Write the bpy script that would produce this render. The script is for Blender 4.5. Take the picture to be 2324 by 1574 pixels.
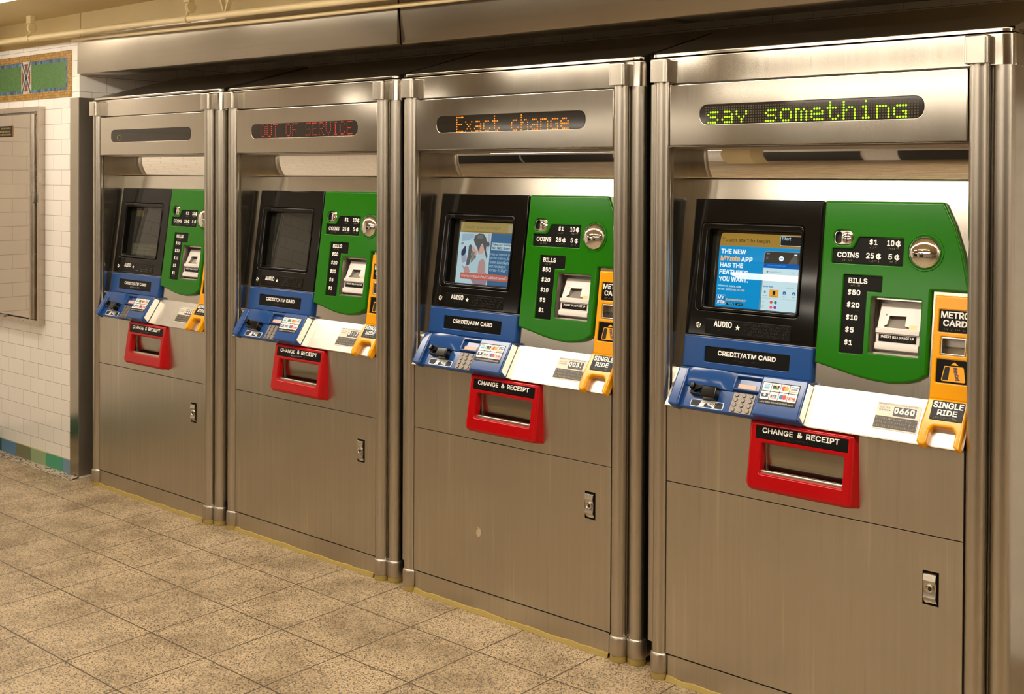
import bpy, bmesh, math, random
from mathutils import Vector, Matrix
from mathutils.geometry import tessellate_polygon

S = bpy.context.scene
COL = S.collection
for o in list(bpy.data.objects):
    bpy.data.objects.remove(o, do_unlink=True)

# ------------------------------------------------------------------ camera
YAW, PITCH, ROLL = math.radians(40.9), math.radians(-0.66444), math.radians(0.286)
_right = Vector((math.cos(YAW), math.sin(YAW), 0))
_fwd = Vector((-math.sin(YAW) * math.cos(PITCH), math.cos(YAW) * math.cos(PITCH), math.sin(PITCH)))
_up = _right.cross(_fwd)
_r2 = _right * math.cos(ROLL) + _up * math.sin(ROLL)
_u2 = -_right * math.sin(ROLL) + _up * math.cos(ROLL)
cam_d = bpy.data.cameras.new('camera')
cam = bpy.data.objects.new('camera', cam_d)
COL.objects.link(cam)
M = Matrix.Identity(4)
for i in range(3):
    M[i][0], M[i][1], M[i][2] = _r2[i], _u2[i], -_fwd[i]
M.translation = Vector((0, -2.85, 1.47))
cam.matrix_world = M
cam_d.sensor_width = 36.0
cam_d.sensor_fit = 'HORIZONTAL'
cam_d.lens = 2622.0 / 2324.0 * 36.0
cam_d.shift_y = (431.8 - 787.0) / 2324.0
cam_d.clip_start = 0.05
cam_d.clip_end = 60
S.camera = cam

# ------------------------------------------------------------------ world, exposure
w = bpy.data.worlds.new('station_air')
S.world = w
w.use_nodes = True
w.node_tree.nodes['Background'].inputs[0].default_value = (1.0, 0.86, 0.68, 1)
w.node_tree.nodes['Background'].inputs[1].default_value = 0.05
S.view_settings.view_transform = 'Standard'
S.view_settings.look = 'None'
S.view_settings.exposure = 0.0
S.view_settings.gamma = 1.0
S.view_settings.use_curve_mapping = False
LAMP = 24.5            # brightness of the fluorescent diffusers
LAMP_COL = (1.0, 0.895, 0.755)


# ------------------------------------------------------------------ materials
def srgb(r, g, b):
    f = lambda c: (c / 255 / 12.92) if c / 255 <= 0.04045 else ((c / 255 + 0.055) / 1.055) ** 2.4
    return (f(r), f(g), f(b), 1)


def mat(name, col=(.5, .5, .5, 1), rough=.5, metal=0.0, spec=.5, emit=None, es=1.0, coat=0.0):
    m = bpy.data.materials.new(name)
    m.use_nodes = True
    b = m.node_tree.nodes['Principled BSDF']
    b.inputs['Base Color'].default_value = col
    b.inputs['Roughness'].default_value = rough
    b.inputs['Metallic'].default_value = metal
    b.inputs['Specular IOR Level'].default_value = spec
    b.inputs['Coat Weight'].default_value = coat
    b.inputs['Coat Roughness'].default_value = .04
    if emit:
        b.inputs['Emission Color'].default_value = emit
        b.inputs['Emission Strength'].default_value = es
    return m


def N(m, typ, **kw):
    n = m.node_tree.nodes.new(typ)
    for k, v in kw.items():
        if k in n.inputs:
            n.inputs[k].default_value = v
        else:
            setattr(n, k, v)
    return n


def L(m, a, b):
    m.node_tree.links.new(a, b)


def ramp(m, stops):
    n = m.node_tree.nodes.new('ShaderNodeValToRGB')
    e = n.color_ramp.elements
    while len(e) < len(stops):
        e.new(.5)
    for i, (p, c) in enumerate(stops):
        e[i].position = p
        e[i].color = c
    return n


def steel(name, col, rough, streak=(60, 60, 1.2), amt=.10, rvar=.06, bump=0.0, aniso=0.0, drips=False):
    amt, rvar = amt * .6, rvar * .45
    """brushed stainless steel: grain and smears are long noise streaks in object space"""
    m = mat(name, col, rough, 1.0)
    b = m.node_tree.nodes['Principled BSDF']
    tc = N(m, 'ShaderNodeTexCoord')
    mp = N(m, 'ShaderNodeMapping')
    mp.inputs['Scale'].default_value = streak
    L(m, tc.outputs['Object'], mp.inputs['Vector'])
    n1 = N(m, 'ShaderNodeTexNoise', Scale=1.0, Detail=5.0, Roughness=.6)
    L(m, mp.outputs[0], n1.inputs['Vector'])
    n2 = N(m, 'ShaderNodeTexNoise', Scale=3.5, Detail=3.0)
    L(m, tc.outputs['Object'], n2.inputs['Vector'])
    mx = N(m, 'ShaderNodeMath', operation='ADD')
    L(m, n1.outputs['Fac'], mx.inputs[0])
    L(m, n2.outputs['Fac'], mx.inputs[1])
    c = Vector(col[:3])
    r = ramp(m, [(.55, (*(c * (1 - amt)), 1)), (1.45 / 2 + .05, (*(c * (1 + amt * .7)), 1))])
    hf = N(m, 'ShaderNodeMath', operation='MULTIPLY')
    hf.inputs[1].default_value = .62
    L(m, mx.outputs[0], hf.inputs[0])
    L(m, hf.outputs[0], r.inputs[0])
    L(m, r.outputs[0], b.inputs['Base Color'])
    if drips:                                   # pale run marks and faint dirty runs down the metal
        mp2 = N(m, 'ShaderNodeMapping')
        mp2.inputs['Scale'].default_value = (48, 48, 1.7)
        L(m, tc.outputs['Object'], mp2.inputs['Vector'])
        n3 = N(m, 'ShaderNodeTexNoise', Scale=1.0, Detail=2.0, Distortion=.25)
        L(m, mp2.outputs[0], n3.inputs['Vector'])
        r3 = ramp(m, [(.28, (.92, .92, .92, 1)), (.34, (1, 1, 1, 1)), (.63, (1, 1, 1, 1)), (.70, (1.12, 1.115, 1.10, 1))])
        L(m, n3.outputs['Fac'], r3.inputs[0])
        md = N(m, 'ShaderNodeMixRGB', blend_type='MULTIPLY')
        md.inputs[0].default_value = 1
        L(m, r.outputs[0], md.inputs[1])
        L(m, r3.outputs[0], md.inputs[2])
        L(m, md.outputs[0], b.inputs['Base Color'])
    mr = N(m, 'ShaderNodeMapRange')
    mr.inputs['From Min'].default_value = .7
    mr.inputs['From Max'].default_value = 1.3
    mr.inputs['To Min'].default_value = max(.01, rough - rvar)
    mr.inputs['To Max'].default_value = rough + rvar
    L(m, mx.outputs[0], mr.inputs['Value'])
    L(m, mr.outputs[0], b.inputs['Roughness'])
    if bump:
        bp = N(m, 'ShaderNodeBump', Strength=bump, Distance=.01)
        L(m, n2.outputs['Fac'], bp.inputs['Height'])
        L(m, bp.outputs[0], b.inputs['Normal'])
    if aniso:
        b.inputs['Anisotropic'].default_value = aniso
        tn = N(m, 'ShaderNodeTangent', direction_type='RADIAL', axis='X')
        L(m, tn.outputs[0], b.inputs['Tangent'])
    return m


STEELC = (.52, .48, .415, 1)
M_STEEL = steel('brushed_steel', STEELC, .12, (160, 160, 2.0), .05, .03, bump=.025)
M_DOOR = steel('brushed_door_steel', (.53, .487, .412, 1), .33, (70, 70, 1.0), .09, .03, drips=True)
M_POST = steel('satin_post_steel', STEELC, .31, (6, 6, 2.5), .05, .03, bump=.02)
M_CAP = steel('cast_cap_steel', (.56, .515, .445, 1), .26, (12, 12, 12), .06, .05, bump=.06)
M_FOOT = steel('foot_collar_steel', (.52, .47, .405, 1), .36, (8, 8, 8), .14, .08)
M_FLAP = steel('flap_steel', (.36, .325, .265, 1), .2, (3, 60, 60), .12, .06)
M_LEDGE = steel('bright_ledge_steel', (.55, .52, .47, 1), .34, (30, 60, 30), .10, .08)
M_BACK = steel('bright_panel_steel', (.58, .545, .48, 1), .17, (160, 160, 1.5), .07, .05)
M_MIRROR = mat('polished_mirror_steel', (.93, .89, .83, 1), .015, 1.0)
M_DOME = mat('chrome_dome', (.86, .84, .80, 1), .02, 1.0)
M_SIDE = steel('dull_side_steel', (.60, .57, .50, 1), .20, (30, 30, 2), .07, .04, bump=.05)
M_HOOD = steel('hood_steel', (.48, .44, .385, 1), .25, (3, 3, 3), .08, .06)
M_FASCIA = steel('fascia_steel', (.40, .36, .30, 1), .22, (1.0, 80, 80), .08, .04, bump=.02, aniso=.8)
M_GUARD = steel('corner_guard_steel', (.45, .41, .35, 1), .17, (30, 30, 1.5), .05, .03)
M_GUARDSIDE = steel('rough_guard_steel', (.45, .41, .35, 1), .48, (30, 30, 1.5), .06, .04)  # rougher than the front flange so the shaded side scatters more light
M_CASE = steel('display_case_steel', (.60, .545, .47, 1), .07, (8, 8, 2), .04, .02)
M_FRAME = steel('case_frame_steel', (.52, .46, .39, 1), .25, (20, 20, 20), .1, .08)
M_GREY = mat('grey_metal', (.36, .33, .29, 1), .35, .8)
M_BLACK = mat('glossy_black_plastic', (.005, .0045, .004, 1), .07, 0, .30)
M_PLATE = mat('black_sign_plate', (.005, .0045, .004, 1), .28, 0, .15)
M_DARK = mat('dark_recess', (.012, .011, .010, 1), .6)
M_GREEN = mat('green_enamel', (.012, .150, .002, 1), .14, 0, .28)
M_BLUE = mat('blue_enamel', (.014, .070, .250, 1), .14, 0, .4)
M_RED = mat('red_enamel', (.42, .003, .005, 1), .14, 0, .4)
M_ORANGE = mat('orange_enamel', (.86, .37, .002, 1), .16, 0, .4)
M_WHITE = mat('white_lettering', (.93, .91, .87, 1), .5)
M_PLASTIC = mat('off_white_plastic', (.74, .71, .68, 1), .35)
M_LABEL = mat('cream_label', (.78, .72, .60, 1), .45)
M_LABELBLACK = mat('grey_black_label', (.055, .047, .042, 1), .4)
M_BRAILLE = mat('pale_braille', (.55, .46, .22, 1), .4)
M_BRAILLEK = mat('black_braille', (.060, .054, .040, 1), .12, 0, .8)
M_YELLOWTAB = mat('cream_tab', (.70, .62, .32, 1), .5)
M_WARMLIGHT = mat('lit_indicator', (.42, .24, .16, 1), .4, emit=(1, .56, .38, 1), es=.45)
M_GLASS = mat('dark_screen_glass', (.016, .016, .013, 1), .02, 0, .7)
M_KEY = steel('keypad_steel', (.25, .225, .20, 1), .5, (9, 9, 9), .15, .1)
M_SEAL = mat('yellowed_sealant', srgb(168, 146, 78), .55)
M_LEDBACK = mat('led_window', (.020, .016, .012, 1), .06, 0, .5)
M_LEDOFF = mat('unlit_led', (.055, .040, .018, 1), .4)
M_LEDG = mat('green_led', (.2, .5, .0, 1), .4, emit=(.42, 1.0, .005, 1), es=.95)
M_LEDA = mat('amber_led', (.6, .2, .0, 1), .4, emit=(1.0, .20, .006, 1), es=.95)
M_LEDR = mat('red_led', (.5, .02, .02, 1), .4, emit=(.85, .020, .012, 1), es=.62)
M_LEDRD = mat('faint_red_led', (.2, .02, .02, 1), .4, emit=(.6, .02, .012, 1), es=.42)
M_LEDY = mat('yellow_led', (.4, .4, .0, 1), .4, emit=(.75, .75, .01, 1), es=.55)
M_CREAM = mat('cream_paint', srgb(226, 208, 162), .38)
M_LAMPDIM = mat('dimmed_fluorescent_diffuser', (.9, .9, .9, 1), .4, emit=(*LAMP_COL, 1), es=LAMP * .6)  # dimmed to keep the fascia and upper wall less bright
M_LAMPHALL = mat('hall_fluorescent_diffuser', (.9, .9, .9, 1), .4, emit=(*LAMP_COL, 1), es=LAMP * .68)
M_LAMP = mat('fluorescent_diffuser', (.9, .9, .9, 1), .4, emit=(*LAMP_COL, 1), es=LAMP)


def lit(name, r, g, b, k=1.0):
    c = srgb(r, g, b)
    return mat(name, (c[0] * .05, c[1] * .05, c[2] * .05, 1), .008, 0, .6, emit=c, es=k)


# floor: speckled granite tiles
def floor_mat():
    m = mat('granite_floor', rough=.42)
    b = m.node_tree.nodes['Principled BSDF']
    g = N(m, 'ShaderNodeNewGeometry')
    sp = N(m, 'ShaderNodeSeparateXYZ')
    L(m, g.outputs['Position'], sp.inputs[0])
    v = N(m, 'ShaderNodeTexVoronoi', Scale=290.0)
    L(m, g.outputs['Position'], v.inputs['Vector'])
    hs = N(m, 'ShaderNodeSeparateColor')
    L(m, v.outputs['Color'], hs.inputs[0])
    grain = ramp(m, [(0, (.085, .075, .065, 1)), (.19, (.16, .135, .105, 1)), (.27, (.41, .315, .19, 1)),
                     (.55, (.50, .385, .23, 1)), (.78, (.575, .475, .345, 1)), (1, (.565, .425, .24, 1))])
    grain.color_ramp.interpolation = 'LINEAR'
    L(m, hs.outputs['Red'], grain.inputs[0])
    cl = N(m, 'ShaderNodeTexNoise', Scale=115.0, Detail=4.0, Roughness=.7)
    L(m, g.outputs['Position'], cl.inputs['Vector'])
    clr = ramp(m, [(.35, (.56, .53, .49, 1)), (.48, (1, 1, 1, 1))])
    L(m, cl.outputs['Fac'], clr.inputs[0])
    m1 = N(m, 'ShaderNodeMixRGB', blend_type='MULTIPLY')
    m1.inputs[0].default_value = 1
    L(m, grain.outputs[0], m1.inputs[1])
    L(m, clr.outputs[0], m1.inputs[2])
    st = N(m, 'ShaderNodeTexNoise', Scale=4.5, Detail=5.0, Roughness=.65)
    L(m, g.outputs['Position'], st.inputs['Vector'])
    str_ = ramp(m, [(.34, (.66, .62, .56, 1)), (.60, (1.08, 1.06, 1.03, 1))])
    L(m, st.outputs['Fac'], str_.inputs[0])
    m2 = N(m, 'ShaderNodeMixRGB', blend_type='MULTIPLY')
    m2.inputs[0].default_value = 1
    L(m, m1.outputs[0], m2.inputs[1])
    L(m, str_.outputs[0], m2.inputs[2])

    wob = N(m, 'ShaderNodeTexNoise', Scale=45.0, Detail=2.0)
    L(m, g.outputs['Position'], wob.inputs['Vector'])

    def grout(sock, off, pitch):
        a = N(m, 'ShaderNodeMath', operation='SUBTRACT')
        L(m, sock, a.inputs[0])
        a.inputs[1].default_value = off
        d = N(m, 'ShaderNodeMath', operation='DIVIDE')
        L(m, a.outputs[0], d.inputs[0])
        d.inputs[1].default_value = pitch
        f = N(m, 'ShaderNodeMath', operation='FRACT')
        L(m, d.outputs[0], f.inputs[0])
        s = N(m, 'ShaderNodeMath', operation='SUBTRACT')
        L(m, f.outputs[0], s.inputs[0])
        s.inputs[1].default_value = .5
        ab = N(m, 'ShaderNodeMath', operation='ABSOLUTE')
        L(m, s.outputs[0], ab.inputs[0])
        wv = N(m, 'ShaderNodeMath', operation='MULTIPLY_ADD')
        L(m, wob.outputs['Fac'], wv.inputs[0])
        wv.inputs[1].default_value = -.010
        wv.inputs[2].default_value = .4965
        gt = N(m, 'ShaderNodeMath', operation='GREATER_THAN')
        L(m, ab.outputs[0], gt.inputs[0])
        L(m, wv.outputs[0], gt.inputs[1])
        return gt.outputs[0]
    gx = grout(sp.outputs['X'], -2.7045, .2945)
    gy = grout(sp.outputs['Y'], -.2225, .2935)
    mxg = N(m, 'ShaderNodeMath', operation='MAXIMUM')
    L(m, gx, mxg.inputs[0])
    L(m, gy, mxg.inputs[1])
    m3 = N(m, 'ShaderNodeMixRGB')
    L(m, mxg.outputs[0], m3.inputs[0])
    L(m, m2.outputs[0], m3.inputs[1])
    m3.inputs[2].default_value = (.075, .053, .030, 1)
    L(m, m3.outputs[0], b.inputs['Base Color'])
    rr = ramp(m, [(.3, (.55, .55, .55, 1)), (.7, (.34, .34, .34, 1))])
    L(m, st.outputs['Fac'], rr.inputs[0])
    L(m, rr.outputs[0], b.inputs['Roughness'])
    bp = N(m, 'ShaderNodeBump', Strength=.25, Distance=.002)
    L(m, cl.outputs['Fac'], bp.inputs['Height'])
    L(m, bp.outputs[0], b.inputs['Normal'])
    return m


def tile_mat():
    m = mat('white_wall_tile', rough=.13)
    b = m.node_tree.nodes['Principled BSDF']
    g = N(m, 'ShaderNodeNewGeometry')
    sp = N(m, 'ShaderNodeSeparateXYZ')
    L(m, g.outputs['Position'], sp.inputs[0])
    ad = N(m, 'ShaderNodeMath', operation='ADD')
    L(m, sp.outputs['X'], ad.inputs[0])
    L(m, sp.outputs['Y'], ad.inputs[1])
    a2 = N(m, 'ShaderNodeMath', operation='ADD')
    L(m, ad.outputs[0], a2.inputs[0])
    a2.inputs[1].default_value = 5.405 + .079 + 1.58 * 4
    z2 = N(m, 'ShaderNodeMath', operation='SUBTRACT')
    L(m, sp.outputs['Z'], z2.inputs[0])
    z2.inputs[1].default_value = .0595 - .0755 * 4
    cb = N(m, 'ShaderNodeCombineXYZ')
    L(m, a2.outputs[0], cb.inputs[0])
    L(m, z2.outputs[0], cb.inputs[1])
    br = N(m, 'ShaderNodeTexBrick', Scale=1.0)
    br.inputs['Color1'].default_value = (.94, .905, .855, 1)
    br.inputs['Color2'].default_value = (.90, .86, .81, 1)
    br.inputs['Mortar'].default_value = (.40, .35, .28, 1)
    br.inputs['Mortar Size'].default_value = .0011
    br.inputs['Mortar Smooth'].default_value = .2
    br.inputs['Brick Width'].default_value = .158
    br.inputs['Row Height'].default_value = .0755
    br.offset = .5
    L(m, cb.outputs[0], br.inputs['Vector'])
    L(m, br.outputs['Color'], b.inputs['Base Color'])
    bp = N(m, 'ShaderNodeBump', Strength=.4, Distance=.002, invert=True)
    L(m, br.outputs['Fac'], bp.inputs['Height'])
    L(m, bp.outputs[0], b.inputs['Normal'])
    return m


def brick_mat(name, c1, c2, mortar, bw, bh, ms=.0008, rough=.25, flip=False, bias=0.0):
    m = mat(name, rough=rough)
    b = m.node_tree.nodes['Principled BSDF']
    g = N(m, 'ShaderNodeNewGeometry')
    sp = N(m, 'ShaderNodeSeparateXYZ')
    L(m, g.outputs['Position'], sp.inputs[0])
    cb = N(m, 'ShaderNodeCombineXYZ')
    a = N(m, 'ShaderNodeMath', operation='ADD')
    L(m, sp.outputs['X'], a.inputs[0])
    a.inputs[1].default_value = 20
    L(m, a.outputs[0], cb.inputs[1 if flip else 0])
    L(m, sp.outputs['Z'], cb.inputs[0 if flip else 1])
    br = N(m, 'ShaderNodeTexBrick', Scale=1.0)
    br.inputs['Color1'].default_value = c1
    br.inputs['Color2'].default_value = c2
    br.inputs['Mortar'].default_value = mortar
    br.inputs['Mortar Size'].default_value = ms
    br.inputs['Bias'].default_value = bias
    br.inputs['Brick Width'].default_value = bw
    br.inputs['Row Height'].default_value = bh
    L(m, cb.outputs[0], br.inputs['Vector'])
    L(m, br.outputs['Color'], b.inputs['Base Color'])
    return m


def speckle_mat():
    m = mat('rough_terrazzo', rough=.6)
    b = m.node_tree.nodes['Principled BSDF']
    tc = N(m, 'ShaderNodeNewGeometry')
    v = N(m, 'ShaderNodeTexVoronoi', Scale=120.0)
    L(m, tc.outputs['Position'], v.inputs['Vector'])
    hs = N(m, 'ShaderNodeSeparateColor')
    L(m, v.outputs['Color'], hs.inputs[0])
    r = ramp(m, [(0, (.05, .045, .038, 1)), (.30, (.16, .13, .10, 1)), (.45, (.42, .345, .25, 1)), (1, (.58, .50, .385, 1))])
    L(m, hs.outputs['Green'], r.inputs[0])
    L(m, r.outputs[0], b.inputs['Base Color'])
    return m


def paint_mat(name, col, rough):
    m = mat(name, col, rough)
    b = m.node_tree.nodes['Principled BSDF']
    g = N(m, 'ShaderNodeNewGeometry')
    n = N(m, 'ShaderNodeTexNoise', Scale=1.6, Detail=5.0)
    L(m, g.outputs['Position'], n.inputs['Vector'])
    c = Vector(col[:3])
    r = ramp(m, [(.3, (*(c * .88), 1)), (.7, (*(c * 1.05), 1))])
    L(m, n.outputs['Fac'], r.inputs[0])
    L(m, r.outputs[0], b.inputs['Base Color'])
    return m


M_FLOOR = floor_mat()
M_TILE = tile_mat()
M_CEIL = paint_mat('cream_ceiling', srgb(205, 184, 134), .5)
M_TERRAZZO = speckle_mat()
M_GOLD = brick_mat('gold_mosaic', srgb(196, 146, 44), srgb(150, 108, 24), srgb(80, 58, 20), .0125, .0125, .0007, .25)
M_MGREEN = brick_mat('green_mosaic', srgb(70, 128, 40), srgb(48, 100, 36), srgb(52, 90, 40), .009, .009, .0005, .3)
M_MBLUE = brick_mat('blue_mosaic', srgb(70, 135, 175), srgb(18, 32, 60), srgb(40, 60, 80), .0125, .020, .0006, .25)
M_MWHITE = brick_mat('white_mosaic', srgb(230, 215, 190), srgb(205, 190, 165), srgb(120, 105, 85), .01, .01, .0006, .3)
M_MRED = mat('oxblood_mosaic', srgb(115, 38, 26), .3)
M_MNAVY = mat('navy_mosaic', srgb(30, 75, 110), .3)

# fluorescent rows go up with the structure (see ceiling_light below)


# ------------------------------------------------------------------ mesh helpers
class MB:
    def __init__(self):
        self.v, self.f, self.mi, self.mats = [], [], [], []

    def m(self, mt):
        if mt not in self.mats:
            self.mats.append(mt)
        return self.mats.index(mt)

    def poly(self, pts, mt):
        i = len(self.v)
        self.v += [tuple(p) for p in pts]
        self.f.append(tuple(range(i, i + len(pts))))
        self.mi.append(self.m(mt))

    def grid(self, rings, mt, closed=True):
        i = len(self.v)
        n = len(rings[0])
        for r in rings:
            self.v += [tuple(p) for p in r]
        k = self.m(mt)
        for a in range(len(rings) - 1):
            for b in range(n if closed else n - 1):
                c = (b + 1) % n
                self.f.append((i + a * n + b, i + a * n + c, i + (a + 1) * n + c, i + (a + 1) * n + b))
                self.mi.append(k)

    def box(self, x0, x1, y0, y1, z0, z1, mt, F=None):
        F = F or (lambda a, b, c: (a, b, c))
        p = [F(x, y, z) for z in (z0, z1) for x, y in ((x0, y0), (x1, y0), (x1, y1), (x0, y1))]
        for q in ((0, 1, 2, 3), (4, 5, 6, 7), (0, 1, 5, 4), (1, 2, 6, 5), (2, 3, 7, 6), (3, 0, 4, 7)):
            self.poly([p[k] for k in q], mt)

    def build(self, name, parent=None, angle=35):
        me = bpy.data.meshes.new(name)
        me.from_pydata(self.v, [], self.f)
        for mt in self.mats:
            me.materials.append(mt)
        me.polygons.foreach_set('material_index', self.mi)
        bm = bmesh.new()
        bm.from_mesh(me)
        bmesh.ops.recalc_face_normals(bm, faces=bm.faces)
        bm.to_mesh(me)
        bm.free()
        me.polygons.foreach_set('use_smooth', [True] * len(me.polygons))
        me.set_sharp_from_angle(angle=math.radians(angle))
        me.update()
        o = bpy.data.objects.new(name, me)
        COL.objects.link(o)
        if parent:
            o.parent = parent
        return o


def ccw(p):
    a = sum(p[i][0] * p[(i + 1) % len(p)][1] - p[(i + 1) % len(p)][0] * p[i][1] for i in range(len(p)))
    return p if a > 0 else p[::-1]


def rpoly(pts, r, seg=5):
    """fillet the corners of a polygon"""
    pts = ccw([tuple(p) for p in pts])
    n = len(pts)
    out = []
    for i in range(n):
        P = Vector(pts[i])
        A = Vector(pts[i - 1]) - P
        B = Vector(pts[(i + 1) % n]) - P
        ri = r[i] if isinstance(r, (list, tuple)) else r
        if ri <= 0:
            out.append(tuple(P))
            continue
        ang = A.angle(B)
        d = min(ri / math.tan(ang / 2), A.length * .49, B.length * .49)
        a, b = P + A.normalized() * d, P + B.normalized() * d
        for k in range(seg + 1):
            t = k / seg
            out.append(tuple(a * (1 - t) ** 2 + P * 2 * t * (1 - t) + b * t * t))
    return out


def rrect(x0, y0, x1, y1, r, seg=5):
    return rpoly([(x0, y0), (x1, y0), (x1, y1), (x0, y1)], r, seg)


def circ(cx, cy, r, n=32, ry=None):
    ry = ry or r
    return [(cx + r * math.cos(2 * math.pi * k / n), cy + ry * math.sin(2 * math.pi * k / n)) for k in range(n)]


def inset(loop, d):
    loop = [Vector(p) for p in loop]
    n = len(loop)
    out = []
    for i in range(n):
        e1 = loop[i] - loop[i - 1]
        e2 = loop[(i + 1) % n] - loop[i]
        if e1.length < 1e-9:
            e1 = loop[i] - loop[i - 2]
        if e2.length < 1e-9:
            e2 = loop[(i + 2) % n] - loop[i]
        n1 = Vector((-e1.y, e1.x)).normalized()
        n2 = Vector((-e2.y, e2.x)).normalized()
        mvec = n1 + n2
        if mvec.length < 1e-6:
            mvec = n1
        mvec.normalize()
        k = d / max(.35, mvec.dot(n1))
        out.append(loop[i] + mvec * k)
    # fillets tighter than the inset collapse to the meeting point of the sides next to them
    bad = [(out[(i + 1) % n] - out[i]).dot(loop[(i + 1) % n] - loop[i]) <= 0 for i in range(n)]
    if any(bad) and not all(bad):
        st = next(i for i in range(n) if not bad[i])
        i = 0
        while i < n:
            a = (st + i) % n
            if not bad[a]:
                i += 1
                continue
            j = i
            while bad[(st + j) % n]:
                j += 1
            e0, e1 = (st + i - 1) % n, (st + j) % n          # good edges before and after
            d0, d1 = loop[(e0 + 1) % n] - loop[e0], loop[(e1 + 1) % n] - loop[e1]
            den = d0.x * d1.y - d0.y * d1.x
            P, Q = out[e0], out[e1]
            if abs(den) > 1e-14:
                t = ((Q.x - P.x) * d1.y - (Q.y - P.y) * d1.x) / den
                X = P + d0 * t
            else:
                X = (P + Q) / 2
            for q in range(i, j + 1):
                out[(st + q) % n] = X.copy()
            i = j
    return [tuple(v) for v in out]


def fillpoly(mb, F, c, loops, mt):
    cf = c if callable(c) else (lambda a, b: c)
    clean = []
    for l in loops:
        q = [p for k, p in enumerate(l) if (Vector(p) - Vector(l[k - 1])).length > 1e-7]
        clean.append(q if len(q) > 2 else list(l))
    loops = clean
    flat = [p for l in loops for p in l]
    tris = tessellate_polygon([[Vector((p[0], p[1], 0)) for p in l] for l in loops])
    i = len(mb.v)
    mb.v += [tuple(F(p[0], p[1], cf(p[0], p[1]))) for p in flat]
    k = mb.m(mt)
    for t in tris:
        mb.f.append(tuple(i + q for q in t))
        mb.mi.append(k)


def plate(mb, F, outer, c0, c1, mt, bev=0.0, seg=3, holes=(), hole_c0=None, hole_mt=None, back=True, hbev=None):
    """a slab in frame F with a rounded front rim and optional through holes; c1 may be a function of (a, b)"""
    outer = ccw(list(outer))
    holes = [ccw(list(h)) for h in holes]
    cf = c1 if callable(c1) else (lambda a, b: c1)
    hb = bev if hbev is None else hbev
    prof = [(0, None), (0, bev * 1.15 + .0002), (0, bev)] + [(bev * (1 - math.cos(k / seg * math.pi / 2)), bev * (1 - math.sin(k / seg * math.pi / 2))) for k in range(1, seg + 1)] if bev else [(0, None), (0, 0)]

    def rings(loop, sgn, cc0, b0):
        out = []
        # the ring just under the rim keeps the straight side flat in shading
        sc = (b0 / bev) if bev else 1
        for d, dc in prof:
            lp = inset(loop, sgn * d * sc) if d else loop
            if dc is None:
                out.append([F(p[0], p[1], cc0) for p in lp])
            else:
                out.append([F(p[0], p[1], cf(*p) - dc * sc) for p in lp])
        return out
    mb.grid(rings(outer, 1, c0, bev), mt)
    for h in holes:
        mb.grid(rings(h, -1, c0 if hole_c0 is None else hole_c0, hb), hole_mt or mt)
    top = [inset(outer, bev) if bev else outer] + [inset(h, -hb) if hb else h for h in holes]
    fillpoly(mb, F, cf, top, mt)
    if back:
        fillpoly(mb, F, c0, [outer] + holes, mt)


def lathe(mb, cx, cy, prof, mt, n=24, F=None):
    """profile [(radius, height)] revolved about the third axis of F"""
    F = F or (lambda a, b, c: (a, b, c))
    mb.grid([[F(cx + r * math.cos(2 * math.pi * k / n), cy + r * math.sin(2 * math.pi * k / n), h) for k in range(n)] for r, h in prof], mt)


def tube(mb, p0, p1, r, mt, n=14):
    p0, p1 = Vector(p0), Vector(p1)
    d = (p1 - p0).normalized()
    a = d.orthogonal().normalized()
    b = d.cross(a)
    ring = lambda c, rr: [c + (a * math.cos(2 * math.pi * k / n) + b * math.sin(2 * math.pi * k / n)) * rr for k in range(n)]
    mb.grid([ring(p0, 1e-5), ring(p0, r), ring(p1, r), ring(p1, 1e-5)], mt)


_tc = {}
# the sans face that ships inside Blender is closest to the signs' lettering; the built-in one stands in if it is absent
SANS = None
try:
    import os
    _fp = os.path.join(bpy.utils.resource_path('LOCAL'), 'datafiles', 'fonts', 'Inter.woff2')
    if os.path.exists(_fp):
        SANS = bpy.data.fonts.load(_fp)
except Exception:
    SANS = None


def glyphs(s, bold=.0, shear=0.0):
    """flat polygons of a line of writing, as (vertices, faces) in 2D"""
    key = (s, bold, shear)
    if key not in _tc:
        cu = bpy.data.curves.new('writing', 'FONT')
        cu.body = s
        if SANS:
            cu.font = SANS
        cu.shear = shear
        cu.resolution_u = 4
        ob = bpy.data.objects.new('writing', cu)
        COL.objects.link(ob)
        dg = bpy.context.evaluated_depsgraph_get()
        me = bpy.data.meshes.new_from_object(ob.evaluated_get(dg))
        vs = [(v.co.x, v.co.y) for v in me.vertices]
        fs = [tuple(p.vertices) for p in me.polygons]
        bpy.data.objects.remove(ob, do_unlink=True)
        bpy.data.curves.remove(cu)
        bpy.data.meshes.remove(me)
        _tc[key] = (vs, fs)
    return _tc[key]


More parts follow.
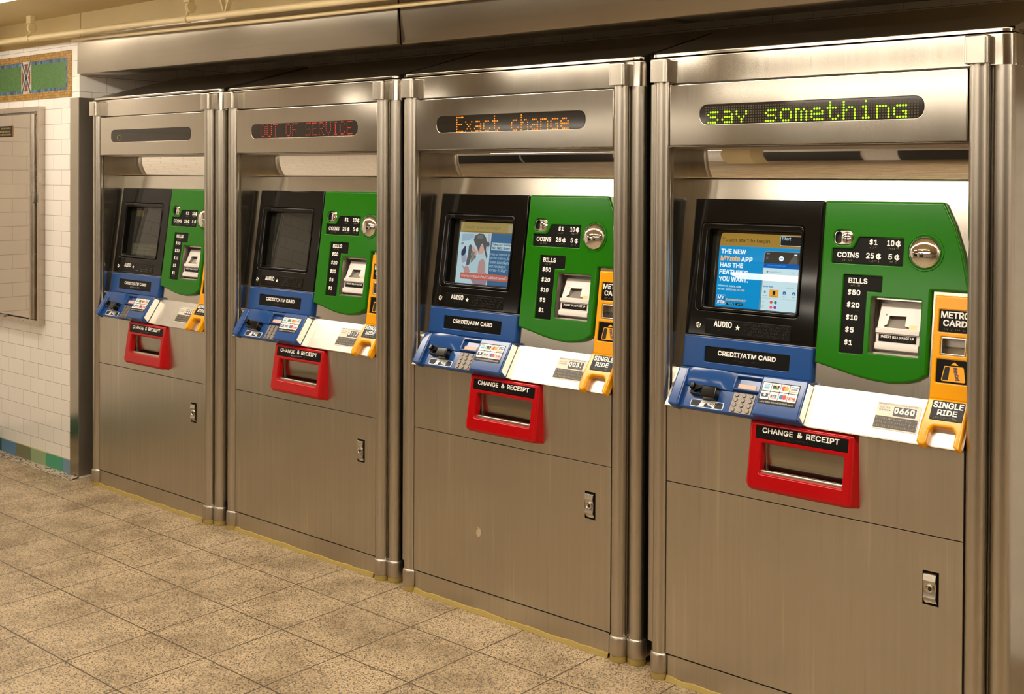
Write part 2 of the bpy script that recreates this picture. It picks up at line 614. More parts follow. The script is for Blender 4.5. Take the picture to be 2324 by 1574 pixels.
def text(mb, F, c, s, x0, y0, x1, y1, mt, bold=.018, shear=0.0, rot=0.0):
    """writing fitted into a box (y0 bottom, y1 top)"""
    vs, fs = glyphs(s, bold, shear)
    if not vs:
        return
    ax, bx = min(v[0] for v in vs), max(v[0] for v in vs)
    ay, by = min(v[1] for v in vs), max(v[1] for v in vs)
    k = mb.m(mt)
    cx, cy = (x0 + x1) / 2, (y0 + y1) / 2
    cr, sr = math.cos(rot), math.sin(rot)
    e = bold * 1.3 * (y1 - y0)
    offs = [(e, e), (-e, e), (-e, -e), (e, -e)] if bold > .012 else [(0, 0)]
    if bold <= .012:
        e = 0
    for q, (ox, oy) in enumerate(offs):
        i = len(mb.v)
        for p in vs:
            u = ((p[0] - ax) / (bx - ax) - .5) * (x1 - x0 - 2 * e) + ox
            v = ((p[1] - ay) / max(1e-6, by - ay) - .5) * (y1 - y0 - 2 * e) + oy
            mb.v.append(tuple(F(cx + u * cr - v * sr, cy + u * sr + v * cr, c + q * 5e-5)))
        for f in fs:
            mb.f.append(tuple(i + q for q in f))
            mb.mi.append(k)


def braille(mb, F, c, x0, y0, x1, y1, rows, mt, seed=1, fill=.45, pitch=.0032, r=.00085):
    """rows of raised dots, two dots wide and three high per cell"""
    rnd = random.Random(seed)
    dy = (y1 - y0) / rows
    for q in range(rows):
        x = x0
        yb = y1 - (q + .5) * dy
        while x < x1:
            if rnd.random() < .88:
                for i in range(2):
                    for j in range(3):
                        if rnd.random() < fill:
                            a, b = x + i * pitch * .62, yb + (1 - j) * min(pitch * .62, dy * .28)
                            base = [F(a + r * math.cos(t * math.pi / 3), b + r * math.sin(t * math.pi / 3), c) for t in range(6)]
                            top = [F(a + r * .45 * math.cos(t * math.pi / 3), b + r * .45 * math.sin(t * math.pi / 3), c + r * .6) for t in range(6)]
                            mb.grid([base, top], mt)
                            mb.poly(top, mt)
            x += pitch * 1.75


def star(cx, cy, r):
    return [(cx + (r if k % 2 == 0 else r * .42) * math.sin(k * math.pi / 5), cy + (r if k % 2 == 0 else r * .42) * math.cos(k * math.pi / 5)) for k in range(10)]


def empty(name, loc, label=None, cat=None, group=None):
    o = bpy.data.objects.new(name, None)
    COL.objects.link(o)
    o.location = loc
    o.empty_display_size = .1
    tag(o, label, cat, group)
    return o


def tag(o, label=None, cat=None, group=None, kind=None):
    if label:
        o['label'] = label
    if cat:
        o['category'] = cat
    if group:
        o['group'] = group
    if kind:
        o['kind'] = kind
    return o


def boxobj(name, x0, x1, y0, y1, z0, z1, mt, kind='structure', parent=None):
    mb = MB()
    mb.box(x0, x1, y0, y1, z0, z1, mt)
    o = mb.build(name, parent)
    if kind:
        o['kind'] = kind
    return o


# frames of one machine: (a along x, b up the face, c outwards)
def FR(y=0.0):
    return lambda a, b, c: (a, y - c, b)


_t = math.atan(.141)
ES = Vector((0, math.sin(_t), math.cos(_t)))
NB = Vector((0, -math.cos(_t), math.sin(_t)))
OB = Vector((0, .051, .911))
FB = lambda a, s, c: tuple(OB + Vector((a, 0, 0)) + ES * s + NB * c)
EL = Vector((0, -.068, -.101)).normalized()
NL = Vector((0, EL.z, -EL.y))
FL = lambda a, b, c: tuple(OB + Vector((a, 0, 0)) - EL * b + NL * c)      # b is minus the distance down the ledge
ER = Vector((0, .03, .186)).normalized()
NR = Vector((0, -.186, .03)).normalized()
OR = Vector((0, -.018, .806))
FRED = lambda a, b, c: tuple(OR + Vector((a, 0, 0)) + ER * b + NR * c)

# ================================================================== STRUCTURE
ZC = 2.25
boxobj('floor', -12, 5, -11, 1.2, -.1, 0, M_FLOOR)
boxobj('ceiling', -12, 5, -11, 1.2, ZC, ZC + .1, M_CEIL)
# wall left of the alcove: white tile with a cream band above
mb = MB()
mb.box(-6.3, -5.233, 0, 1.2, 0, 2.118, M_TILE)
mb.box(-6.3, -5.233, .004, 1.2, 2.118, ZC, M_CEIL)
tag(mb.build('wall_back'), kind='structure')
boxobj('wall_alcove', -5.233, 5, .85, 1.2, 0, ZC, M_TILE)
mb = MB()
mb.box(-6.3, -6.07, -2.5, 0, 0, ZC, M_TILE)
tag(mb.build('wall_left'), kind='structure')
boxobj('baseboard_left', -6.07, -6.062, -2.5, -.004, .0, .125, mat('teal_base_tile', srgb(60, 110, 95), .2))
boxobj('wall_far', -12.2, -12, -11, -2.5, 0, ZC, M_TILE)
boxobj('wall_opposite', -12, 5, -11.2, -11, 0, ZC, M_TILE)
boxobj('wall_right', 5, 5.2, -11, 1.2, 0, ZC, M_TILE)
boxobj('wall_passage', -12, -6.3, -2.5, -2.3, 0, ZC, M_TILE)
M_DARKSLAB = mat('dark_slab_colour', (.045, .042, .036, 1), .5)  # unseen dark slabs added so the viewing mirrors reflect dark areas
boxobj('dark_slab_1', -7.7, -6.3, -10.97, -11.0, 0, 1.80, M_DARKSLAB)
boxobj('dark_slab_2', -5.8, -4.6, -10.97, -11.0, 0, 1.80, M_DARKSLAB)
boxobj('dark_slab_3', -12, -10.2, -10.97, -11.0, 0, 1.80, M_DARKSLAB)
boxobj('dark_slab_4', -12.0, -11.97, -10.9, -7.5, 0, 1.80, M_DARKSLAB)
boxobj('trim_3', -6.5, -6.15, -8.2, -7.9, 0, ZC, M_CREAM)
# plaster soffit over the machines, behind the fascia
boxobj('trim_1', -5.231, 5, .006, .85, 2.137, ZC, M_CEIL)

# coloured cove tiles at the foot of the back wall
cove = [(-6.07, -6.034, (70, 95, 80)), (-6.030, -5.875, (104, 140, 176)), (-5.871, -5.716, (120, 124, 100)), (-5.712, -5.558, (150, 176, 132)),
        (-5.554, -5.392, (62, 164, 128)), (-5.388, -5.312, (114, 150, 178))]
mb = MB()
mb.box(-6.07, -5.312, -.0015, .0, .0, .078, mat('cream_grout', srgb(205, 190, 150), .6))
for k, (a, b, c) in enumerate(cove):
    plate(mb, FR(-.001), rrect(a, .003, b, .075, .004, 2), 0, .004, mat('cove_tile_%d' % k, srgb(*c), .2), .0015, 2)
tag(mb.build('baseboard_back'), kind='structure')
# chipped terrazzo strip where wall and floor meet
mb = MB()
rnd = random.Random(4)
xs = [-6.07 + k * .012 for k in range(71)]
xs = [x for x in xs if x < -5.12]
front = [-.050 - rnd.random() * .007 for _ in xs]
top = [.006 + rnd.random() * .003 for _ in xs]
mb.grid([[(x, 0.0, t + .002) for x, t in zip(xs, top)], [(x, -.02, t) for x, t in zip(xs, top)], [(x, f, .0008) for x, f in zip(xs, front)]], M_TERRAZZO, closed=False)
tag(mb.build('trim_2'), kind='structure')

# steel corner guard at the edge of the tiled wall
cg = empty('corner_guard', (-5.231, -.002, .012), 'tall dark steel corner guard on the edge of the white tiled wall', 'corner guard')
mb = MB()
mb.box(-.082, .0, -.003, .0015, 0, 1.831, M_GUARD)
mb.build('front_flange', cg)
mb = MB()
mb.box(-.0015, .002, -.003, .200, 0, 1.831, M_GUARDSIDE)
mb.build('side_flange', cg)


# ------------------------------------------------------------------ fluorescent fixtures
def ceiling_light(x0, x1, y, label, group, drop=.1, tube=None):
    e = empty('ceiling_light', ((x0 + x1) / 2, y, ZC), label, 'light', group)
    l, h = (x1 - x0) / 2, .09
    b = MB()
    plate(b, lambda a, bb, c: (a, bb, -c), rrect(-l, -h, l, h, .006, 2), 0, drop - .022, M_CREAM, .004, 2)
    b.build('housing', e)
    b = MB()
    plate(b, lambda a, bb, c: (a, bb, -c), rrect(-l + .012, -h + .012, l - .012, h - .012, .012, 3), drop - .0215, drop, tube or M_LAMP, .008, 3)
    b.build('diffuser', e)
    return e


row1 = [(-6.04, -4.98, -.62, .052), (-4.88, -2.60, -.78, .1), (-2.50, -.22, -.78, .1), (-.12, 2.16, -.78, .1), (2.26, 4.54, -.78, .1)]
row1_labels = ['white fluorescent ceiling light glowing above the tiled wall in the upper left corner',
               'fluorescent ceiling light in front of the two left machines, mirrored in the fascia panel',
               'fluorescent ceiling light in front of the two nearest machines',
               'fluorescent ceiling light to the right of the nearest machine',
               'fluorescent ceiling light farthest right in the near row']
for (a, b, yy, dp), lb in zip(row1, row1_labels):
    ceiling_light(a, b, yy, lb, 'fluorescent lights in front of the machines', dp, M_LAMPDIM if dp < .1 else None)
for j, (yy, xa, xb) in enumerate([(-2.5, -4.75, -3.5), (-2.5, -3.1, -.9), (-5.1, -4.75, -.4), (-6.5, -4.85, -.6), (-4.4, -11.2, -7.6), (-9.4, -11.2, -6.9)]):  # last two lamps are added to lighten what the third machine reflects
    ceiling_light(xa, xb, yy, ['shorter fluorescent ceiling light of the second row, nearer the tiled side wall',
                               'longer fluorescent ceiling light of the second row, left of the viewer',
                               'fluorescent ceiling light of the third row, mirrored in the nearest touch screen',
                               'fluorescent ceiling light of the fourth row, deepest in the hall',
                               'added unseen ceiling light beyond the tiled side wall, brightening the third machine',
                               'added unseen ceiling light at the far corner of the hall, brightening the third machine'][j], 'fluorescent lights across the hall', .1, M_LAMPHALL)

# ================================================================== FASCIA, PIPES, MOSAIC, CASE
def fascia(x0, x1, zb0, zb1, tilt, label):
    b = MB()
    zt = 2.135
    ring = lambda x, zb: [(x, tilt * 0.0, zt), (x, tilt, zb + .006), (x, tilt + .006, zb), (x, .145, zb), (x, .145, zb + .10), (x, .15, zt)]
    r0, r1 = ring(x0, zb0), ring(x1, zb1)
    b.grid([r0, r1], M_FASCIA)
    b.poly(r0, M_FASCIA)
    b.poly(r1, M_FASCIA)
    o = b.build('fascia_panel', angle=50)
    tag(o, label, 'fascia', 'steel fascia panels above the machines')


fascia(-5.251, -3.013, 1.953, 1.940, -.002, 'long brushed steel fascia panel with a bright reflection, above the two left machines')
fascia(-3.009, 1.2, 1.940, 1.931, .017, 'darker brushed steel fascia panel above the two nearest machines')


def run_pipe(name, pts, r, label):
    b = MB()
    for p, q in zip(pts, pts[1:]):
        tube(b, p, q, r, M_CREAM, 18)
    o = b.build(name, angle=60)
    tag(o, label, 'pipe', 'conduits under the ceiling')


run_pipe('conduit_pipe', [(-6.06, -.10, 2.147), (-4.6, -.10, 2.129), (-2.4, -.10, 2.082)], .0135, 'thick cream painted conduit pipe strapped under the ceiling')
run_pipe('conduit_pipe', [(-5.25, -.028, 2.118), (-3.6, -.028, 2.082), (-2.2, -.028, 2.058)], .0075, 'thin cream conduit along the top edge of the steel fascia')


def strap(x, z, label):
    e = empty('pipe_strap', (x, -.10, z), label, 'pipe strap', 'straps holding the thick conduit')
    b = MB()
    n, m_ = 20, 8
    R, r = .0165, .0035
    b.grid([[(r * 1.6 * math.cos(2 * math.pi * j / m_) + .0, (R + r * math.sin(2 * math.pi * j / m_)) * math.cos(2 * math.pi * i / n),
              (R + r * math.sin(2 * math.pi * j / m_)) * math.sin(2 * math.pi * i / n)) for j in range(m_)] for i in range(n + 1)], M_CREAM)
    b.box(-.005, .005, -.004, .004, .015, .05, M_CREAM)
    b.build('ring', e)
    b = MB()
    Fx = lambda a, bb, c: (c, a, bb)
    lathe(b, 0, .048, [(1e-5, .012), (.020, .012), (.024, .016), (.024, .026), (.020, .029), (1e-5, .029)], M_CREAM, 22, Fx)
    lathe(b, 0, .048, [(1e-5, .0), (.008, .0), (.009, .012)], M_CREAM, 6, Fx)
    b.build('flange', e)
    b = MB()
    b.box(-.012, .03, -.012, .012, .07, ZC - z, M_CREAM)
    b.build('hanger', e)


strap(-5.53, 2.142, 'cream pipe strap with round flange above the mosaic, nearer the left edge')
strap(-4.17, 2.118, 'cream pipe strap with round flange above the steel fascia')
mb = MB()
for s in (-1, 1):
    mb.grid([[(-3.93 + s * .030, y, 2.195), (-3.93 + s * .040, y, 2.195), (-3.93 + s * .004, y, 2.120), (-3.93 - s * .002, y, 2.124)] for y in (-.09, -.07)], M_CREAM)
    for y in (-.09, -.07):
        mb.poly([(-3.93 + s * .030, y, 2.195), (-3.93 + s * .040, y, 2.195), (-3.93 + s * .004, y, 2.120), (-3.93 - s * .002, y, 2.124)], M_CREAM)
mb.box(-3.975, -3.885, -.095, -.065, 2.195, ZC, M_CREAM)
tag(mb.build('ceiling_bracket'), 'small V-shaped cream bracket hanging from the ceiling over the conduit', 'bracket')

# mosaic frieze
mo = empty('mosaic_panel', (-5.69, 0, 1.85), 'green mosaic panel with gold border and crossed emblem set in the white tile wall', 'mosaic')
LB = lambda a, b, c: (a + 5.69, -c, b - 1.85)          # world -> local of the mosaic
mz0, mz1 = 1.851, 2.077
mb = MB()
plate(mb, LB, [(-6.069, mz0), (-5.308, mz0), (-5.308, mz1), (-6.069, mz1)], 0, .006, M_GOLD, .001, 2, holes=[[(-6.064, mz0 + .033), (-5.339, mz0 + .033), (-5.339, mz1 - .034), (-6.064, mz1 - .034)]])
mb.build('gold_border', mo)
mb = MB()
plate(mb, LB, [(-6.065, mz0 + .033), (-5.339, mz0 + .033), (-5.339, mz1 - .034), (-6.065, mz1 - .034)], 0, .005, M_MBLUE, 0, holes=[[(-6.064, mz0 + .049), (-5.355, mz0 + .049), (-5.355, mz1 - .052), (-6.064, mz1 - .052)]])
mb.build('blue_border', mo)
mb = MB()
plate(mb, LB, [(-6.064, mz0 + .049), (-5.355, mz0 + .049), (-5.355, mz1 - .052), (-6.064, mz1 - .052)], 0, .005, M_MGREEN)
mb.build('green_field', mo)
mb = MB()
x0, x1, z0, z1 = -5.808, -5.702, mz0 + .031, mz1 - .031
mb.box(x0, x1, -.0066, -.0005, z0, z1, M_MWHITE, lambda a, b, c: (a + 5.69, b, c - 1.85))
xc, zc = (x0 + x1) / 2, (z0 + z1) / 2
hw, hh = (x1 - x0) / 2, (z1 - z0) / 2
for sx in (-1, 1):
    mb.poly([LB(xc + sx * (hw - .014) * (1 if k in (0, 1) else -1), zc + v, .0070) for k, v in ((0, hh), (1, hh), (2, -hh), (3, -hh))][:1] +
            [LB(xc + sx * (hw + .000), zc + hh, .0070), LB(xc - sx * (hw - .014), zc - hh, .0070), LB(xc - sx * hw, zc - hh, .0070)], M_MNAVY)
    mb.poly([LB(xc - hw * .40, zc + sx * (hh - .012), .0071), LB(xc + hw * .40, zc + sx * (hh - .012), .0071), LB(xc, zc + sx * .022, .0071)], M_MRED)
    mb.poly([LB(xc + sx * (hw - .010), zc + hh * .55, .0071), LB(xc + sx * (hw - .010), zc - hh * .55, .0071), LB(xc + sx * .020, zc, .0071)], M_MRED)
mb.build('crossed_emblem', mo)

# wall mounted display case
dc = empty('display_case', (-5.8, 0, .712), 'large shallow steel display case mounted on the white tiled wall below the mosaic', 'display case')
LC = lambda a, b, c: (a + 5.8, -c, b - .712)
mb = MB()
plate(mb, LC, [(-6.069, .712), (-5.569, .712), (-5.569, 1.812), (-6.069, 1.812)], 0, .034, M_FRAME, .002, 2, holes=[[(-6.058, .738), (-5.590, .738), (-5.590, 1.786), (-6.058, 1.786)]], hole_c0=.0)
mb.build('frame', dc)
mb = MB()
plate(mb, LC, rrect(-6.056, .742, -5.612, 1.776, .012, 4), .002, .026, M_CASE, .002, 2)
dpan = mb.build('door_panel', dc)
mb = MB()
tube(mb, LC(-5.634, .742, .030), LC(-5.634, 1.774, .030), .020, M_FRAME, 20)
mb.build('hinge_rod', dc, 60)
mb = MB()
for z in (1.33,):
    plate(mb, LC, rrect(-5.618, z, -5.600, z + .05, .004, 2), .02, .046, M_GREY, .002, 2)
mb.build('catch', dc)
mb = MB()
plate(mb, LC, rrect(-5.965, .728, -5.925, .742, .002, 2), .02, .042, M_GREY, .001, 2)
mb.build('bottom_latch', dc)
mb = MB()
plate(mb, LC, [(-6.028, 1.664), (-5.856, 1.664), (-5.856, 1.721), (-6.028, 1.721)], .0262, .0270, M_PLATE)
_y = mat('gold_print', srgb(150, 130, 80), .5)
mb.box(-.059, -.056, -.0275, -.0262, .952, 1.009, mat('gold_edge', srgb(200, 140, 50), .4), None)
rnd = random.Random(9)
for q, zz in enumerate((1.704, 1.688, 1.672)):
    x = -6.012 + .012 * (2 - q)
    while x < -5.885:
        wd = .004 + rnd.random() * .010
        mb.poly([LC(x, zz, .0274), LC(x + wd, zz, .0274), LC(x + wd, zz + .010, .0274), LC(x, zz + .008, .0274)], _y)
        x += wd + .004
mb.build('sticker', dc)

# ================================================================== TICKET MACHINES
W = .8590          # clear width between the posts

FONT = {
    's': ('00000', '00000', '01111', '10000', '01110', '00001', '11110'), 'a': ('00000', '00000', '01110', '00001', '01111', '10001', '01111'),
    'y': ('00000', '00000', '10001', '10001', '01010', '00100', '00100'), 'o': ('00000', '00000', '01110', '10001', '10001', '10001', '01110'),
    'm': ('00000', '00000', '11010', '10101', '10101', '10101', '10101'), 'e': ('00000', '00000', '01110', '10001', '11111', '10000', '01111'),
    't': ('01000', '01000', '11110', '01000', '01000', '01001', '00110'), 'h': ('10000', '10000', '10110', '11001', '10001', '10001', '10001'),
    'i': ('00100', '00000', '01100', '00100', '00100', '00100', '01110'), 'n': ('00000', '00000', '11110', '10001', '10001', '10001', '10001'),
    'g': ('00000', '00000', '01111', '10000', '10011', '10001', '01111'), 'x': ('00000', '00000', '10001', '01010', '00100', '01010', '10001'),
    'c': ('00000', '00000', '01110', '10000', '10000', '10001', '01110'), 'E': ('11111', '10000', '10000', '11110', '10000', '10000', '11111'),
    'O': ('01110', '10001', '10001', '10001', '10001', '10001', '01110'), 'U': ('10001', '10001', '10001', '10001', '10001', '10001', '01110'),
    'T': ('11111', '00100', '00100', '00100', '00100', '00100', '00100'), 'F': ('11111', '10000', '10000', '11110', '10000', '10000', '10000'),
    'S': ('01111', '10000', '10000', '01110', '00001', '00001', '11110'), 'R': ('11110', '10001', '10001', '11110', '10100', '10010', '10001'),
    'V': ('10001', '10001', '10001', '10001', '10001', '01010', '00100'), 'I': ('01110', '00100', '00100', '00100', '00100', '00100', '01110'),
    'C': ('01110', '10001', '10000', '10000', '10000', '10001', '01110'), ' ': ('00000',) * 7}


def led_display(parent, msg, x0, x1, z0, z1, m_on, r=.0026, offdots=True, dim=None):
    b = MB()
    F = FR(-.0042)
    plate(b, F, rrect(.1040, 1.6225, .7505, 1.6775, .027, 8), -.006, 0, M_LEDBACK)
    n = max(1, len(msg)) * 6 - 1
    px, pz = (x1 - x0) / (n - 1), (z1 - z0) / 6
    on = set()
    for k, ch in enumerate(msg):
        g = FONT[ch]
        for row in range(7):
            for c in range(5):
                if g[row][c] == '1':
                    on.add((k * 6 + c, 6 - row))
    for (i, j) in on:
        mt = m_on
        if dim and not dim(i, j):
            mt = M_LEDRD
        fillpoly(b, F, .0006, [circ(x0 + i * px, z0 + j * pz, r, 8)], mt)
    if offdots:
        i0, i1 = int((.118 - x0) / px) - 1, int((.736 - x0) / px) + 1
        for i in range(i0, i1 + 1):
            for j in range(-2, 9):
                if (i, j) in on:
                    continue
                x, z = x0 + i * px, z0 + j * pz
                if .118 < x < .737 and 1.6265 < z < 1.6735:
                    b.poly([F(x - r * .7, z - r * .7, .0005), F(x + r * .7, z - r * .7, .0005), F(x + r * .7, z + r * .7, .0005), F(x - r * .7, z + r * .7, .0005)], M_LEDOFF)
    return b.build('led_display', parent)


SCR = (.078, .187, .371, .412)      # clear opening of the touch screen on the tilted face
CS = -.012


def screen_glass(b):
    fillpoly(b, FB, CS - .0006, [[(SCR[0] - .006, SCR[1] - .006), (SCR[2] + .006, SCR[1] - .006), (SCR[2] + .006, SCR[3] + .006), (SCR[0] - .006, SCR[3] + .006)]], M_GLASS)


def pq(b, pts, c, mt):
    fillpoly(b, FB, CS + c * .0001, [ccw(list(pts))], mt)


def R4(x0, y0, x1, y1):
    return [(x0, y0), (x1, y0), (x1, y1), (x0, y1)]


def screen_ad(parent):
    tan, blue = lit('screen_tan', 150, 118, 48), lit('screen_blue', 0, 136, 196)
    white, dark = lit('screen_white', 228, 240, 246), lit('screen_dark', 26, 28, 30)
    pale, orange = lit('screen_pale', 190, 218, 224), lit('screen_orange', 222, 160, 60)
    grey, navy = lit('screen_grey', 110, 130, 142), lit('screen_navy', 0, 88, 172)
    peach = lit('screen_peach', 226, 176, 120)
    b = MB()
    screen_glass(b)
    r = SCR[2] - .002
    pq(b, rpoly([(.102, .366), (r, .366), (r, .4045), (.1065, .4045)], [0, 0, 0, .010]), 1, tan)
    pq(b, R4(.102, .189, r, .3675), 1, blue)
    text(b, FB, CS + .0004, 'Touch start to begin', .1095, .3765, .2640, .3900, dark, .01)
    pq(b, rpoly([(.2962, .3735), (r, .3735), (r, .4015), (.2962, .4015)], [.005, 0, 0, .005]), 2, pale)
    pq(b, rpoly([(.2975, .3748), (r, .3748), (r, .4002), (.2975, .4002)], [.004, 0, 0, .004]), 3, dark)
    text(b, FB, CS + .0004, 'Start', .3020, .3895, .3290, .3990, pale, .0)
    for s, x0, x1, y0, y1, mt in (('THE NEW', .1090, .1905, .3440, .3575, white), ('MYmta', .1090, .1725, .3225, .3378, peach), ('APP', .1765, .2135, .3225, .3360, white),
                                  ('HAS THE', .1085, .1840, .3035, .3175, white), ('FEATURES', .1080, .2010, .2835, .2975, white), ('YOU WANT.', .1078, .2040, .2630, .2770, white)):
        text(b, FB, CS + .0004, s, x0, y0, x1, y1, mt, .035)
    text(b, FB, CS + .0004, 'SUBWAYS, BUSES, LIRR,', .1068, .2462, .1838, .2520, pale, .02)
    text(b, FB, CS + .0004, 'METRO-NORTH', .1066, .2370, .1555, .2428, pale, .02)
    text(b, FB, CS + .0004, 'ALL-IN-ONE', .1580, .2370, .1950, .2428, peach, .02)
    pq(b, rrect(.1040, .1950, .1365, .2240, .007), 2, lit('screen_light_blue', 110, 200, 235))
    pq(b, rrect(.1052, .1962, .1353, .2228, .006), 3, lit('screen_mid_blue', 30, 110, 170))
    text(b, FB, CS + .0005, 'MY', .1090, .2110, .1310, .2210, white, .03)
    text(b, FB, CS + .0005, 'mta', .1090, .1985, .1300, .2085, white, .03)
    pq(b, [(.119, .1975), (.133, .198), (.134, .207), (.126, .203)], 6, peach)
    text(b, FB, CS + .0004, 'Download it today!', .1381, .2065, .2005, .2140, peach, .02)
    for x in (.139, .169):
        pq(b, rrect(x, .1955, x + .025, .2020, .001, 2), 3, dark)
        text(b, FB, CS + .0005, 'App Store' if x > .15 else 'Google Play', x + .006, .1970, x + .023, .2005, pale, .0)
    # the phone pictured on the right
    pq(b, rpoly([(.2440, .189), (r, .189), (r, .3575), (.2490, .3575)], [0, 0, 0, .012]), 2, grey)
    pq(b, rpoly([(.2500, .3225), (r, .3225), (r, .3555), (.2520, .3555)], [0, 0, 0, .011]), 3, lit('screen_street', 52, 48, 42))
    pq(b, [(.325, .3225), (.345, .352), (.352, .352), (.355, .3225)], 4, lit('screen_street_light', 84, 82, 78))
    pq(b, R4(.2500, .3090, r, .3230), 4, navy)
    text(b, FB, CS + .0006, 'Where do you want to go?', .2620, .3140, .3180, .3190, lit('screen_sky', 90, 170, 220), .0)
    pq(b, R4(.2500, .189, r, .3090), 3, pale)
    pq(b, circ(.304, .3372, .0075, 18), 5, white)
    text(b, FB, CS + .0007, 'mta', .2990, .3350, .3090, .3392, navy, .02)
    for k in range(3):
        pq(b, R4(.2565, .3345 + k * .0025, .2630, .3355 + k * .0025), 5, lit('screen_blue_grey', 90, 120, 165))
    text(b, FB, CS + .0006, '10:30', .2580, .3480, .2665, .3515, white, .0)
    pq(b, R4(.343, .3475, .352, .3510), 5, white)
    pq(b, star(.2635, .2985, .0045), 5, grey)
    text(b, FB, CS + .0006, 'Favorite Places (0)', .2700, .2960, .3050, .3010, grey, .0)
    pq(b, [(.342, .2995), (.346, .2995), (.344, .2970)], 5, navy)
    pq(b, R4(.2500, .2860, r, .2865), 5, grey)
    text(b, FB, CS + .0006, 'Service Status', .2520, .2545, .2850, .2595, navy, .02)
    text(b, FB, CS + .0006, 'Update Now', .3250, .2535, .3500, .2580, lit('screen_teal', 70, 150, 160), .0)
    pq(b, R4(.2745, .2270, .3030, .2485), 5, orange)
    pq(b, rrect(.2845, .2345, .2930, .2445, .0015, 2), 6, dark)
    pq(b, star(.2600, .2415, .0055), 5, grey)
    for x in (.316, .345):
        pq(b, rrect(x, .2365, x + .009, .2455, .002, 2), 5, lit('screen_icon_blue', 40, 100, 165))
        pq(b, R4(x + .003, .2365, x + .006, .2410), 6, pale)
    for s, x0, x1 in (('Favorites', .2525, .2675), ('Subway', .2815, .2960), ('Bus', .3170, .3240), ('Rail', .3465, .3535)):
        text(b, FB, CS + .0007, s, x0, .2290, x1, .2325, grey if x0 < .28 or x0 > .3 else dark, .0)
    pq(b, R4(.2500, .2232, r, .2236), 5, grey)
    for x, y, c in ((.2822, .2130, (222, 70, 82)), (.2955, .2130, (20, 128, 100)), (.2824, .1985, (232, 100, 92)), (.2948, .1988, (128, 66, 170))):
        pq(b, circ(x, y, .0045, 16), 5, lit('screen_dot_%d' % int(y * 1e4 + x * 1e5), *c))
    text(b, FB, CS + .0007, '1 2 3', .2500, .2115, .2600, .2155, grey, .0)
    text(b, FB, CS + .0007, 'Subway', .2500, .1995, .2620, .2035, grey, .0)
    text(b, FB, CS + .0007, 'lines', .2500, .1950, .2580, .1985, grey, .0)
    return b.build('screen', parent)


def ell(cx, cy, rx, ry, rot=0, n=22):
    c, s = math.cos(rot), math.sin(rot)
    return [(cx + rx * math.cos(t) * c - ry * math.sin(t) * s, cy + rx * math.cos(t) * s + ry * math.sin(t) * c) for t in [2 * math.pi * k / n for k in range(n)]]


